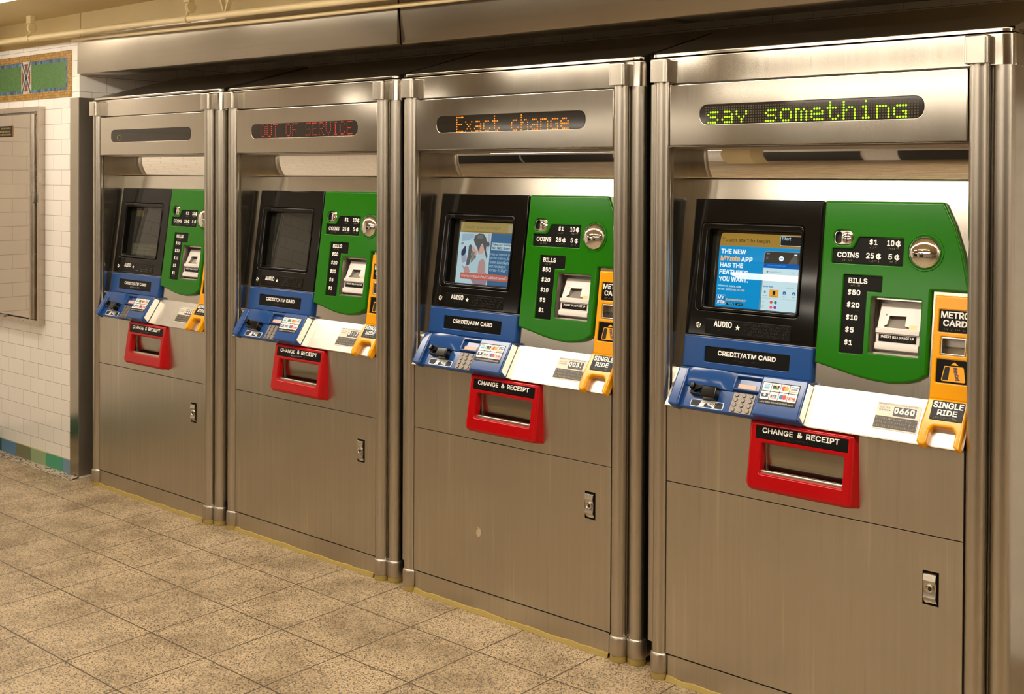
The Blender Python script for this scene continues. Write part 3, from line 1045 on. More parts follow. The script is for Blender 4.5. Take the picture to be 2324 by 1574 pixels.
def screen_survey(parent):
    k = .85
    tan, navy = lit('survey_tan', 158, 138, 82, k), lit('survey_navy', 62, 102, 138, k)
    pale, white = lit('survey_pale', 176, 204, 212, k), lit('survey_white', 200, 218, 222, k)
    skin, skin2 = lit('survey_skin', 176, 140, 138, k), lit('survey_skin_light', 196, 160, 150, k)
    hair, red = lit('survey_hair', 84, 88, 90, k), lit('survey_red', 188, 100, 84, k)
    dress, dark = lit('survey_dress', 168, 198, 204, k), lit('survey_dark', 60, 70, 80, k)
    b = MB()
    screen_glass(b)
    r, l = SCR[2] - .006, .106
    pq(b, R4(l + .002, .3690, r, .4045), 1, tan)
    pq(b, R4(l + .002, .3690, r, .3730), 2, lit('survey_tan_dark', 140, 112, 44, k))
    text(b, FB, CS + .0004, 'Touch start to begin', .1250, .3790, .2950, .3935, lit('survey_tan_text', 116, 108, 78, k), .01)
    pq(b, R4(.3310, .3735, r, .4000), 2, lit('survey_tan_light', 160, 152, 122, k))
    pq(b, R4(l, .189, .2590, .3690), 1, pale)
    pq(b, R4(.2570, .189, r, .3690), 2, navy)
    def blob(pts, c, mt, r=.006):
        pq(b, rpoly(pts, r, 3), c, mt)
    # blurred passers-by and pillars behind the woman
    blob([(.1176, .3625), (.1757, .3646), (.1774, .3522), (.1548, .3406), (.1189, .3356)], 2, lit('survey_sky', 148, 176, 192, k))
    blob([(.2421, .367), (.2538, .3674), (.2507, .3074), (.2437, .3071)], 2, lit('survey_pillar', 184, 170, 174, k), .002)
    blob([(.176, .369), (.190, .369), (.186, .330), (.176, .330)], 2, lit('survey_pillar2', 186, 190, 192, k), .002)
    blob([(.1233, .2856), (.1495, .2905), (.1505, .2656), (.1294, .2592)], 3, lit('survey_crowd3', 152, 160, 178, k))
    blob([(.14, .3239), (.1451, .3045), (.1401, .2882), (.1224, .2838), (.1223, .3017), (.1318, .3129)], 4, lit('survey_crowd', 48, 58, 86, k))
    blob([(.1174, .3284), (.1289, .3342), (.1286, .327), (.1169, .323)], 3, lit('survey_crowd2', 116, 122, 146, k), .003)
    # second figure, long hair and patterned top
    blob([(.1635, .3214), (.1766, .3219), (.1945, .305), (.1998, .2929), (.1817, .2849), (.1711, .2915), (.168, .3056)], 5, skin2)
    blob([(.1640, .3080), (.1874, .3000), (.1960, .2830), (.1862, .2640), (.1711, .2615)], 6, lit('survey_print', 132, 126, 116, k))
    for q in range(9):
        pq(b, circ(.171 + .0075 * (q % 3), .292 - .010 * (q // 3) + .003 * (q % 2), .0018, 8), 7, dark if q % 2 else skin2)
    blob([(.1559, .3237), (.1687, .3269), (.1705, .3111), (.1700, .2916), (.1700, .2756), (.1663, .2558), (.1514, .2496), (.1512, .2692), (.1555, .2908)], 7, lit('survey_figure', 86, 92, 96, k))
    # woman seen from behind, dark hair tied back, white sleeveless top
    blob([(.1740, .2260), (.2085, .2281), (.2508, .2306), (.2547, .2011), (.2516, .1890), (.1922, .1890), (.1807, .2035)], 8, lit('survey_skirt', 150, 128, 140, k), .004)
    blob([(.163, .2538), (.1922, .2784), (.2094, .2924), (.2296, .301), (.2399, .2983), (.2452, .2758), (.2508, .2306), (.2085, .2281), (.1749, .2288)], 9, dress)
    blob([(.2228, .278), (.2328, .2769), (.2403, .265), (.2433, .2424), (.2439, .2200), (.2097, .2200), (.2083, .2475), (.2102, .2687)], 10, skin, .008)
    blob([(.1269, .2563), (.1435, .2457), (.1513, .2505), (.1637, .2485), (.1728, .2296), (.1482, .2200), (.1406, .2402)], 10, skin, .003)
    blob([(.196, .321), (.2045, .3284), (.2254, .3328), (.23, .3154), (.2298, .2996), (.2119, .2917), (.1988, .2999)], 10, skin2)
    blob([(.1762, .3432), (.1814, .3577), (.1995, .3663), (.221, .3653), (.2334, .3525), (.2381, .3404), (.2508, .3365), (.2535, .327), (.2473, .3188), (.2385, .3263),
          (.2394, .3071), (.2488, .29), (.2458, .2767), (.2352, .2981), (.2273, .3179), (.2212, .3318), (.2139, .3297), (.2078, .3144), (.2087, .2977), (.1984, .3122), (.1855, .3276)], 11, hair, .004)
    blob([(.186, .352), (.200, .362), (.216, .361), (.224, .350), (.205, .346)], 12, lit('survey_hair_light', 106, 110, 110, k))
    # panel writing
    pq(b, R4(.2630, .3110, .3550, .3365), 12, pale)
    for s, x0, x1, y0 in (('Take Our Survey', .2660, .3520, .3255), ('Win FREE Rides!', .2650, .3490, .3140)):
        text(b, FB, CS + .0013, s, x0, y0, x1, y0 + .009, dark, .02)
    for q, s in enumerate(('Help us improve you', 'on the Subway, Bus', 'Staten Island Railwa', 'and Paratransit', '"Access-A-Ride"')):
        text(b, FB, CS + .0012, s, .2625 - q * .001, .2915 - q * .0135, (.3590, .3585, .3580, .3360, .3400)[q], .3015 - q * .0135, pale, .0)
    pq(b, R4(.1290, .2050, r, .2265), 12, red)
    text(b, FB, CS + .0014, 'www.mta.info/CustomersCou', .1330, .2100, r, .2215, white, .01)
    return b.build('screen', parent)


def screen_off(parent, faint=False):
    b = MB()
    screen_glass(b)
    if faint:
        pale = lit('faint_notice', 96, 90, 62)
        for q, (x0, x1, y0, y1) in enumerate(((.122, .350, .192, .244), (.128, .335, .350, .398))):
            if q == 0:
                pq(b, R4(x0, y0, x1, y1), 2, lit('faint_band', 58, 55, 40))
                for k, s in enumerate(('Please stand by', 'This machine is temporarily', 'not in use')):
                    text(b, FB, CS + .0004, s, x0 + .010, y1 - .016 - k * .014, x1 - .02 - k * .03, y1 - .007 - k * .014, pale, .0)
            else:
                pq(b, R4(x0, y0 + .02, x0 + .06, y1), 2, lit('faint_gold', 66, 56, 34))
    return b.build('screen', parent)


CARDS = None


def build_machine():
    e = empty('ticket_machine', (0, 0, 0))
    b = MB()      # cabinet: body, jambs, sills
    X0, X1 = -.066, .9625
    b.box(X0, X1, .21, .70, .02, 1.82, M_SIDE)
    b.box(X0, 0.0, .022, .21, .02, 1.747, M_SIDE)
    b.box(W, X1, .022, .21, .02, 1.747, M_SIDE)
    b.box(0, W, .03, .21, 1.556, 1.747, M_GREY)
    b.box(0, W, .060, .21, .02, .80, M_GREY)
    b.build('cabinet', e)
    b = MB()
    b.poly([(0, -.004, 1.5595), (W, -.004, 1.5595), (W, .104, 1.5595), (0, .104, 1.5595)], M_STEEL)
    b.poly([(0, -.004, 1.5610), (W, -.004, 1.5610), (W, .104, 1.5610), (0, .104, 1.5610)], M_STEEL)
    for y in (-.004, .104):
        b.poly([(0, y, 1.5595), (W, y, 1.5595), (W, y, 1.561), (0, y, 1.561)], M_STEEL)
    b.build('canopy_soffit', e)
    b = MB()      # crown band around the top with rounded front corners
    Fv = lambda a, bb, c: (a, bb, c)
    plate(b, Fv, rpoly([(-.069, .20), (-.069, .002), (.9645, .002), (.9645, .20)], [0, .03, .038, 0], 7), 1.745, 1.8215, M_STEEL, .003, 2)
    b.build('crown_band', e)
    b = MB()      # sloping hood on top
    plate(b, Fv, rpoly([(-.069, .10), (-.069, -.002), (.9645, -.002), (.9645, .10)], [0, .028, .036, 0], 7), 1.8235, 1.834, M_STEEL, .003, 2)
    b.grid([[(-.069, .004, 1.822), (-.069, .004, 1.834), (.9645, .004, 1.834), (.9645, .004, 1.822)],
            [(-.069, .46, 1.822), (-.069, .46, 1.960), (.9645, .46, 1.960), (.9645, .46, 1.822)]], M_HOOD)
    b.poly([(-.069, .46, 1.822), (-.069, .46, 1.960), (.9645, .46, 1.960), (.9645, .46, 1.822)], M_HOOD)
    b.build('hood', e)

    def post(cx, cy, r, z1, cap, foot=True):
        p = MB()
        z0 = .07 if foot else .098
        lathe(p, cx, cy, [(1e-5, z0), (r, z0), (r, z1), (1e-5, z1)], M_POST, 32)
        po = p.build('post', e, 50)
        if not foot:
            return
        p = MB()
        rc = r + .0055
        lathe(p, cx, cy, [(1e-5, .020), (rc - .002, .020), (rc, .023), (rc, .070), (rc - .0015, .0755), (rc - .005, .0785), (r - .001, .0787)], M_FOOT, 32)
        p.build('foot_collar', po, 40)
        p = MB()
        lathe(p, cx, cy, [(rc - .003, .0005), (rc - .002, .008), (rc - .003, .0205), (1e-5, .0205)], M_SEAL, 24)
        p.build('sealant', po)
        if cap:
            p = MB()
            rc = .0295
            out = rpoly([(cx - rc, cy - rc * 1.15), (cx + rc, cy - rc * 1.15), (cx + rc, cy + .02), (cx - rc, cy + .02)], [.012, .012, 0, 0], 8)
            plate(p, Fv, out, 1.7485, 1.8165, M_CAP, .005, 3)
            p.build('cap', po, 40)
    post(-.0235, .003, .0232, 1.7485, True)
    post(.8850, .003, .0240, 1.7485, True)
    post(.9375, .022, .0252, 1.744, False)
    post(-.0520, .024, .0250, 1.744, False, False)

    # display door above the opening
    b = MB()
    plate(b, FR(), [(.001, 1.562), (W - .001, 1.562), (W - .001, 1.7405), (.001, 1.7405)], -.03, .004, M_STEEL, .003, 3,
          holes=[rrect(.1035, 1.6220, .7510, 1.6780, .028, 8)], hbev=.0015)
    b.build('display_door', e)

    # convex viewing mirror under the canopy
    b = MB()
    prof = []
    yy = .1050
    for k in range(25):
        t = k / 24
        prof.append((yy, 1.5595 - .0905 * t))
        yy += .0905 / 24 * math.tan(math.radians(-2.5 + 15.5 * (t + .5 / 24)))
    prof.append((.1230, 1.4685))
    b.grid([[(x, p[0], p[1]) for p in prof] for x in (0, W)], M_MIRROR, closed=False)
    b.build('convex_mirror', e, 80)

    # tilted steel face, ledge, front panels
    b = MB()
    plate(b, FB, R4(0, 0, W, .5625), -.004, 0, M_BACK, holes=[R4(.070, .180, .378, .420), R4(.592, .106, .718, .244), R4(.778, .119, .838, .160)])
    b.build('back_panel', e)
    b = MB()
    b.box(0, W, -.1225, 0, -.004, 0, M_LEDGE, FL)
    b.box(0, W, -.1235, -.1205, -.004, .0012, M_STEEL, FL)
    b.build('ledge', e)
    b = MB()
    plate(b, FR(), R4(.001, .5862, W - .001, .8095), -.02, .006, M_DOOR, .0010, 2, holes=[R4(.325, .665, .552, .755)], hbev=.0005)
    b.build('front_panel', e)
    b = MB()
    lk = (.7590, .4115, .7995, .4960)
    plate(b, FR(), R4(.001, .0795, W - .001, .5842), -.02, .006, M_DOOR, .0010, 2, holes=[R4(*lk)], hbev=.0008)
    dr = b.build('lower_door', e)
    b = MB()
    b.box(lk[0] - .01, lk[2] + .01, lk[1] - .01, lk[3] + .01, -.024, -.021, M_DARK, FR())
    b.build('lock_recess', dr)
    b = MB()
    x0, x1 = lk[0] + .0035, lk[2] - .006
    z0, z1 = lk[1] + .004, lk[3] - .004
    pr = [(z1, .002), (z1 - .004, .010), (z1 - .018, .014), (z1 - .030, .009), ((z0 + z1) / 2, .0085), (z0 + .030, .009), (z0 + .016, .013), (z0 + .008, .007), (z0, .002)]
    b.grid([[(x, -c, z) for z, c in pr] + [(x, .02, z0), (x, .02, z1)] for x in (x0, x1)], M_CAP)
    for x in (x0, x1):
        b.poly([(x, -c, z) for z, c in pr] + [(x, .02, z0), (x, .02, z1)], M_CAP)
    lathe(b, (x0 + x1) / 2, (z0 + z1) / 2, [(.0115, .006), (.0115, .0125), (.009, .0135), (.0075, .011), (.0060, .011), (1e-5, .0105)], M_CAP, 24, FR())
    lathe(b, (x0 + x1) / 2 + .001, (z0 + z1) / 2, [(.0048, .0112), (1e-5, .0114)], M_DARK, 16, FR())
    b.build('door_lock', dr)
    b = MB()
    plate(b, FR(), rpoly([(.006, .012), (W - .006, .012), (W - .006, .0765), (.006, .0765)], [.006, .006, 0, 0]), -.02, .005, M_DOOR, .003, 2)
    pl = b.build('plinth', e)
    b = MB()
    rnd = random.Random(2)
    xs = [.006 + k * (W - .012) / 40 for k in range(41)]
    hs = [.012 + rnd.random() * .005 for _ in xs]
    b.grid([[(x, -.0045, h) for x, h in zip(xs, hs)], [(x, -.009, h - .002) for x, h in zip(xs, hs)], [(x, -.012 - .003 * rnd.random(), .0005) for x in xs]], M_SEAL, closed=False)
    b.build('sealant_strip', pl)

    # black screen surround
    b = MB()
    Z = 1
    hole = rrect(SCR[0], SCR[1], SCR[2], SCR[3], .006, 3)
    plate(b, FB, rrect(.0225, .1005, .4310, .5015, .004, 3), 0, .013, M_BLACK, .004, 3, holes=[rrect(.0535, .1745, .3790, .4310, .014, 5)], hole_c0=.004)
    plate(b, FB, rrect(.0535, .1745, .3790, .4310, .014, 5), -.001, .016, M_BLACK, .0045, 3, holes=[hole], hole_c0=CS - .002, hbev=.006)
    sb = b.build('screen_surround', e)
    b = MB()
    plate(b, FB, rrect(.0900, .1075, .3625, .1510, .004, 3), .011, .0142, M_PLATE, .001, 2)
    text(b, FB, .0145, 'AUDIO', .1190, .1295, .1780, .1465, M_WHITE, .030)
    fillpoly(b, FB, .0145, [ccw(star(.1965, .1318, .0085))], M_WHITE)
    braille(b, FB, .0142, .135, .117, .160, .125, 1, M_BRAILLEK, 3)
    braille(b, FB, .0142, .212, .112, .352, .147, 4, M_BRAILLEK, 5)
    b.build('audio_plate', sb)
    b = MB()
    lathe(b, .0680, .1295, [(.0085, .0128), (.0085, .0150), (.0065, .0158), (.0045, .0150), (.0035, .0135), (1e-5, .0132)], M_DOME, 20, FB)
    b.build('headphone_jack', sb)

    # blue card sign panel
    b = MB()
    plate(b, FB, rrect(.0235, .0050, .4325, .0985, .004, 3), 0, .016, M_BLUE, .005, 3, holes=[rrect(.0965, .0265, .3650, .0710, .004, 3)], hole_c0=.008, hbev=.002)
    cs = b.build('card_sign_panel', e)
    b = MB()
    plate(b, FB, rrect(.0972, .0272, .3643, .0703, .003, 3), .004, .0128, M_PLATE, .001, 2)
    text(b, FB, .0131, 'CREDIT/ATM CARD', .1385, .0465, .3225, .0625, M_WHITE, .030)
    braille(b, FB, .0128, .190, .034, .270, .043, 1, M_BRAILLEK, 7)
    b.build('sign_plate', cs)

    # blue card reader on the ledge
    b = MB()
    plate(b, FL, rrect(.0520, -.1245, .3060, -.0040, .004, 3), -.001, .014, M_BLUE, .004, 3)
    plate(b, FL, rpoly([(.0240, -.1260), (.0600, -.1300), (.0600, -.0070), (.0240, -.0070)], [.010, .010, .003, .006]), -.001, .030, M_BLUE, .006, 4)
    # raised shroud behind the card slot, ramping down to the keypad
    sh = [[FL(x, -.006, .010), FL(x, -.006, h), FL(x, -.030, h), FL(x, -.058, .018), FL(x, -.060, .010)] for x, h in ((.058, .026), (.075, .030), (.170, .030), (.196, .024), (.214, .016))]
    b.grid(sh, M_BLUE, closed=False)
    b.poly(sh[0], M_BLUE)
    b.poly(sh[-1], M_BLUE)
    plate(b, FL, rrect(.2120, -.0560, .3020, -.0050, .004, 3), .010, .026, M_BLUE, .004, 3, holes=[rrect(.2180, -.0500, .2960, -.0150, .004, 3)], hole_c0=.012, hbev=.003)
    plate(b, FL, rrect(.2980, -.1245, .4360, -.0050, .006, 3), -.001, .0345, M_BLUE, .006, 4)
    rd = b.build('card_reader', e)
    b = MB()
    plate(b, FL, rrect(.2235, -.0470, .2790, -.0330, .003, 3), .012, .0165, M_WARMLIGHT, .001, 2)
    b.build('indicator_light', rd)
    b = MB()
    plate(b, lambda a, bb, c: FL(.4345 + c, a, bb), [(-.1180, .002), (-.0080, .002), (-.0120, .0295), (-.1120, .0295)], 0, .0026, M_BACK, .0006, 2)
    b.build('side_plate', rd)
    b = MB()
    plate(b, FL, rrect(.0860, -.0860, .1720, -.0560, .003, 3), .012, .030, M_DARK, .003, 2, holes=[rrect(.098, -.082, .122, -.052 - .008, .002, 2)], hole_c0=.014)
    plate(b, FL, rrect(.1260, -.0950, .1735, -.0600, .004, 3), .012, .040, M_BLACK, .004, 3)
    plate(b, FL, rrect(.0860, -.0740, .0990, -.0560, .003, 3), .012, .042, M_BLACK, .003, 3)
    b.build('card_slot', rd)
    b = MB()
    plate(b, FL, rrect(.2170, -.1210, .2860, -.0590, .003, 3), .012, .0162, M_KEY, .0015, 2)
    for r_ in range(4):
        for c_ in range(3):
            lathe(b, .2290 + c_ * .0225, -.0670 - r_ * .0150, [(.0062, .0160), (.0062, .0180), (.0050, .0192), (1e-5, .0190)], M_KEY, 14, FL)
    b.build('keypad', rd)
    b = MB()
    plate(b, FL, rrect(.0900, -.1190, .1970, -.0960, .007, 4), .013, .0146, M_WHITE, .0005, 2)
    fillpoly(b, FL, .0149, [rrect(.0920, -.1172, .1950, -.0978, .0055, 4)], M_BLUE)
    fillpoly(b, FL, .0151, [rrect(.0945, -.1150, .1210, -.1000, .002, 2)], M_DARK)
    fillpoly(b, FL, .0151, [rrect(.1690, -.1150, .1930, -.1000, .002, 2)], M_DARK)
    fillpoly(b, FL, .0151, [ccw([(.1170, -.1160), (.1370, -.1160), (.1360, -.1080), (.1440, -.1030), (.1480, -.1100), (.1700, -.1165), (.1760, -.0985), (.1260, -.0985)])], M_WHITE)
    for k in range(4):
        fillpoly(b, FL, .0153, [ccw([(.151 + k * .005, -.112), (.153 + k * .005, -.112), (.158 + k * .005, -.100), (.156 + k * .005, -.100)])], M_DARK)
    fillpoly(b, FL, .0153, [circ(.1410, -.1120, .0055, 12)], M_DARK)
    b.build('swipe_diagram', rd)
    b = MB()
    plate(b, FL, rrect(.3060, -.0890, .4180, -.0235, .002, 3), .030, .0352, M_PLATE, .0005, 2)
    amx, gry = mat('card_sky_blue', srgb(90, 175, 215), .4), mat('card_green', srgb(60, 130, 80), .4)
    crd, cor = mat('card_red', srgb(205, 50, 45), .4), mat('card_orange', srgb(240, 160, 40), .4)
    cbl, cnv = mat('card_blue', srgb(40, 110, 180), .4), mat('card_navy', srgb(30, 45, 95), .4)
    cw, chh = .0258, .0235
    for r_ in range(2):
        for c_ in range(4):
            ax, ay = .3085 + c_ * .0272, -.0262 - r_ * .0255
            fillpoly(b, FL, .0355, [rrect(ax, ay - chh, ax + cw, ay, .0015, 2)], M_WHITE)
            cx, cy = ax + cw / 2, ay - chh / 2
            g = lambda lp, mt, c=.0357: fillpoly(b, FL, c, [ccw(lp)], mt)
            q = (r_, c_)
            if q == (0, 0):
                g(R4(cx - .0075, cy - .006, cx + .0075, cy + .0085), amx)
                text(b, FL, .0358, 'AMERICAN', cx - .0065, cy + .003, cx + .0065, cy + .006, M_WHITE, .02)
                text(b, FL, .0358, 'EXPRESS', cx - .0065, cy - .001, cx + .0065, cy + .002, M_WHITE, .02)
            elif q == (0, 1):
                g(R4(cx - .0095, cy, cx + .0095, cy + .006), M_DARK)
                g([(cx - .0095, cy), (cx + .0095, cy - .006), (cx + .0095, cy), ], gry)
                g([(cx - .0095, cy), (cx + .0095, cy - .006), (cx - .0095, cy - .006), ], gry)
                g(circ(cx + .003, cy + .003, .0022, 10), cor, .0358)
            elif q == (0, 2):
                g(circ(cx - .004, cy, .0068, 18), crd)
                g(circ(cx + .0045, cy, .0068, 18), cor, .0358)
            elif q == (0, 3):
                g(R4(cx - .0105, cy + .0055, cx + .0105, cy + .008), cbl)
                text(b, FL, .0358, 'VISA', cx - .0095, cy - .0035, cx + .0095, cy + .0035, cnv, .04, .15)
                g(R4(cx - .0105, cy - .008, cx + .0105, cy - .006), cor)
            elif q == (1, 0):
                g(R4(cx - .0105, cy - .0055, cx + .0105, cy + .0055), cnv)
                g(circ(cx, cy + .001, .004, 14), M_LABEL, .0358)
            elif q == (1, 1):
                text(b, FL, .0358, 'NYCE', cx - .0095, cy - .004, cx + .0095, cy + .004, cnv, .04)
                g(R4(cx - .0095, cy - .0065, cx + .0095, cy - .0052), crd)
            elif q == (1, 2):
                g(circ(cx - .004, cy, .0070, 18), cbl)
                g(circ(cx + .0045, cy, .0070, 18), crd, .0358)
            else:
                text(b, FL, .0358, 'STAR', cx - .0100, cy - .005, cx + .0100, cy + .003, crd, .05)
                g(R4(cx - .0105, cy - .0075, cx + .0105, cy - .0060), crd)
    text(b, FL, .0356, '...and many more ATM/debit cards', .3110, -.0862, .4120, -.0795, M_LABEL, .0)
    b.build('card_chart', rd)

    # green cash panel
    gp = [(.4390, .0610), (.4944, .0500), (.5521, .0375), (.6000, .0305), (.6450, .0285), (.6883, .0335), (.7180, .0415), (.7460, .0600),
          (.7446, .2740), (.8430, .2740), (.8300, .3265), (.8180, .3766), (.7935, .4439), (.7640, .5030), (.4390, .5015)]
    rr = [.004, .03, .03, .03, .03, .03, .02, .006, .002, .004, .03, .03, .03, .008, .004]
    gout = rpoly(gp, rr, 4)
    gcoin = rpoly([(.4690, .3330), (.6650, .3330), (.6650, .4055), (.5420, .4055), (.5290, .3780), (.5230, .3725), (.4690, .3725)], [.003, .003, .003, .006, .006, .004, .003], 3)
    gbill = rpoly([(.5065, .0950), (.5725, .0950), (.5725, .2620), (.6130, .2620), (.6130, .3030), (.5065, .3030)], .003, 3)
    ghole = rrect(.5880, .1010, .7215, .2485, .004, 3)
    gslot = rrect(.4700, .3815, .5255, .4225, .019, 6)
    b = MB()
    plate(b, FB, gout, 0, .018, M_GREEN, .007, 4, holes=[gcoin, gbill, ghole, gslot], hole_c0=.006, hbev=.003)
    cp = b.build('cash_panel', e)
    b = MB()
    plate(b, FB, inset(ccw(gcoin), .0006), .004, .0135, M_PLATE, .001, 2)
    for s, x0, x1, y0, y1 in (('COINS', .4818, .5440, .3488, .3632), ('$1', .5705, .5925, .3840, .4015), ('10', .6190, .6385, .3845, .4000), ('¢', .6420, .6560, .3825, .4000),
                              ('25', .5635, .5855, .3490, .3640), ('¢', .5905, .6050, .3470, .3640), ('5', .6245, .6345, .3490, .3640), ('¢', .6410, .6550, .3470, .3640)):
        text(b, FB, .0138, s, x0, y0, x1, y1, M_WHITE, .028)
    for x0, x1, y in ((.498, .524, .3425), (.573, .590, .3785), (.624, .652, .3785), (.573, .600, .3425), (.630, .652, .3425)):
        braille(b, FB, .0135, x0, y - .0035, x1, y + .0035, 1, M_BRAILLE, int(x0 * 1e4), pitch=.0028, r=.0006)
    b.build('coin_plate', cp)
    b = MB()
    plate(b, FB, inset(ccw(gbill), .0006), .004, .0135, M_PLATE, .001, 2)
    for s, x1, y0, y1 in (('BILLS', .5720, .2812, .2955), ('$50', .5545, .2480, .2655), ('$20', .5545, .2148, .2320), ('$10', .5515, .1815, .1985), ('$5', .5428, .1485, .1655), ('$1', .5405, .1150, .1320)):
        text(b, FB, .0138, s, .5190, y0, x1, y1, M_WHITE, .028)
        braille(b, FB, .0135, .527, y0 - .0090, min(x1, .552), y0 - .0020, 1, M_BRAILLE if s == 'BILLS' else M_BRAILLEK, int(y0 * 1e4), pitch=.0028, r=.0006)
    b.build('bill_plate', cp)
    b = MB()
    plate(b, FB, inset(ccw(gslot), .001), .004, .0140, M_CAP, .002, 2, holes=[rrect(.4735, .3880, .4900, .4165, .006, 4)], hole_c0=.004, hole_mt=M_DARK)
    fillpoly(b, FB, .0045, [rrect(.4725, .3870, .4910, .4175, .006, 4)], M_DARK)
    lathe(b, .5080, .4020, [(.0165, .0135), (.0160, .0155), (.0120, .0175), (.0060, .0182), (1e-5, .0183)], M_DOME, 26, FB)
    plate(b, FB, rrect(.5068, .3885, .5092, .4155, .001, 2), .013, .0187, M_DARK)
    b.build('coin_slot', cp)
    b = MB()
    R = .0425
    lathe(b, .7225, .3718, [(R, .012), (R, .0185)] + [(R * math.cos(k * math.pi / 24) if k < 12 else 1e-5, .0185 + .020 * math.sin(k * math.pi / 24)) for k in range(1, 13)], M_DOME, 40, FB)
    b.build('dome_mirror', cp, 60)
    b = MB()
    lathe(b, .7225, .3718, [(.0500, .0175), (.0485, .0205), (.0450, .0205), (.0435, .0175)], M_GREEN, 40, FB)
    b.build('dome_ring', cp, 60)

    # bill acceptor in the green panel's window
    b = MB()
    gi = ccw(inset(ccw(ghole), .0004))
    b.grid([[FB(p[0], p[1], -.034) for p in gi], [FB(p[0], p[1], .0155) for p in gi]], M_GREY)
    fillpoly(b, FB, -.034, [gi], M_GREY)
    ba = b.build('bill_acceptor', e)
    b = MB()
    ax, bx = .6035, .7185
    prof = [(.1690, -.03), (.1690, .0125), (.1665, .0145), (.1580, .0145), (.1560, .0085), (.1330, .0085), (.1300, .0150), (.1250, .0165), (.1150, .0150), (.1120, .0060), (.1120, -.03)]
    b.grid([[FB(x, s, c) for s, c in prof] for x in (ax, bx)], M_PLASTIC)
    for x in (ax, bx):
        b.poly([FB(x, s, c) for s, c in prof], M_PLASTIC)
    FBW = lambda a, s, c: FB(a, s, c + (.2350 - s) * .32 - .012)
    pk = [(.6235, .1730), (.6895, .1725), (.6890, .1765), (.6770, .1790), (.6765, .2040), (.6325, .2030), (.6300, .1800), (.6235, .1770)]
    plate(b, FBW, [(ax + .001, .1690), (bx, .1690), (bx, .2345), (ax + .001, .2345)], -.02, .0, M_PLASTIC, .0015, 2, holes=[pk], hole_c0=-.016, hbev=.0005, hole_mt=M_GREY)
    fillpoly(b, FBW, lambda x, s: -.016 + (.205 - s) * .34, [ccw(pk)], M_GREY)
    fillpoly(b, FBW, .0004, [circ(.6240, .2050, .0016, 10)], M_DARK)
    fillpoly(b, FBW, .0004, [R4(.6890, .1718, .7090, .1828)], M_YELLOWTAB)
    b.build('bill_mouth', ba)
    b = MB()
    plate(b, FB, R4(.6105, .1352, .7105, .1540), .008, .0092, M_PLATE)
    text(b, FB, .0095, 'INSERT BILLS FACE UP', .6160, .1450, .7050, .1515, M_WHITE, .02)
    braille(b, FB, .0092, .640, .1365, .700, .1435, 1, M_BRAILLEK, 11, pitch=.003)
    b.build('bill_sign', ba)

    # orange ticket panel on the right
    b = MB()
    plate(b, FB, R4(.7465, .0000, W - .001, .2755), 0, .006, M_BACK, .001, 2, holes=[R4(.778, .119, .838, .160)], hbev=.0003)
    b.build('ticket_panel_backing', e)
    b = MB()
    plate(b, FB, rrect(.7550, .0045, W - .002, .2655, .003, 3), 0, .018, M_ORANGE, .005, 3,
          holes=[rrect(.7680, .1735, .8480, .2300, .003, 3), rrect(.7760, .1165, .8400, .1620, .003, 3), rrect(.7680, .0470, .8480, .1060, .003, 3)], hole_c0=.002, hbev=.003)
    tp = b.build('ticket_panel', e)
    b = MB()
    plate(b, FB, rrect(.7686, .1741, .8474, .2294, .003, 3), .004, .0145, M_PLATE, .001, 2)
    text(b, FB, .0148, 'METRO', .7722, .2090, .8450, .2262, M_WHITE, .030)
    text(b, FB, .0148, 'CARD', .7785, .1890, .8380, .2050, M_WHITE, .030)
    braille(b, FB, .0145, .780, .1775, .838, .1850, 1, M_BRAILLE, 13, pitch=.0028, r=.0006)
    b.build('ticket_sign', tp)
    b = MB()
    o_ = rrect(.7766, .1171, .8394, .1614, .002, 3)
    plate(b, FB, o_, .0, .0165, M_CAP, .001, 2, holes=[rrect(.7805, .1205, .8355, .1575, .001, 2)], hole_c0=-.012)
    b.poly([FB(.7800, .1585, -.007), FB(.8360, .1585, -.007), FB(.8360, .1385, -.007), FB(.7800, .1385, -.007)], M_GREY)
    b.poly([FB(.7800, .1385, -.007), FB(.8360, .1385, -.007), FB(.8360, .1195, .014), FB(.7800, .1195, .014)], M_CAP)
    b.build('card_dispenser', tp)
    b = MB()
    plate(b, FB, rrect(.7686, .0476, .8474, .1054, .003, 3), .004, .0145, M_PLATE, .001, 2)
    yl = mat('ticket_yellow', srgb(245, 175, 25), .4)
    fillpoly(b, FB, .0148, [[(.8030, .0930), (.8230, .0930), (.8130, .1010)]], yl)
    fillpoly(b, FB, .0148, [rpoly([(.7810, .0520), (.8420, .0520), (.8360, .0900), (.7880, .0900)], .004, 3)], yl)
    fillpoly(b, FB, .0150, [rpoly([(.7835, .0545), (.7990, .0545), (.8020, .0880), (.7900, .0880)], .003, 3)], M_DARK)
    text(b, FB, .0151, 'MetroCard', .8020, .0665, .8360, .0775, mat('ticket_blue', srgb(70, 50, 110), .5), .02, .3, -1.30)
    b.build('ticket_diagram', tp)

    # orange single ride tray on the ledge
    b = MB()
    oc = [(.7490, -.1200), (.7560, -.1290), (.7680, -.1290), (.7745, -.1210), (.7750, -.0880), (.7830, -.0760), (.8300, -.0760), (.8395, -.0880), (.8400, -.1210), (.8460, -.1290), (W - .003, -.1290), (W - .002, -.0010), (.7545, -.0010), (.7495, -.0700)]
    plate(b, FL, rpoly(oc, [.004, .006, .006, .004, .006, .008, .008, .006, .004, .006, .002, .002, .004, .02], 4), -.001, .022, M_ORANGE, .006, 4)
    st = b.build('single_ride_tray', e)
    b = MB()
    plate(b, FL, rrect(.7690, -.0600, .8500, -.0075, .003, 3), .018, .0232, M_PLATE, .001, 2)
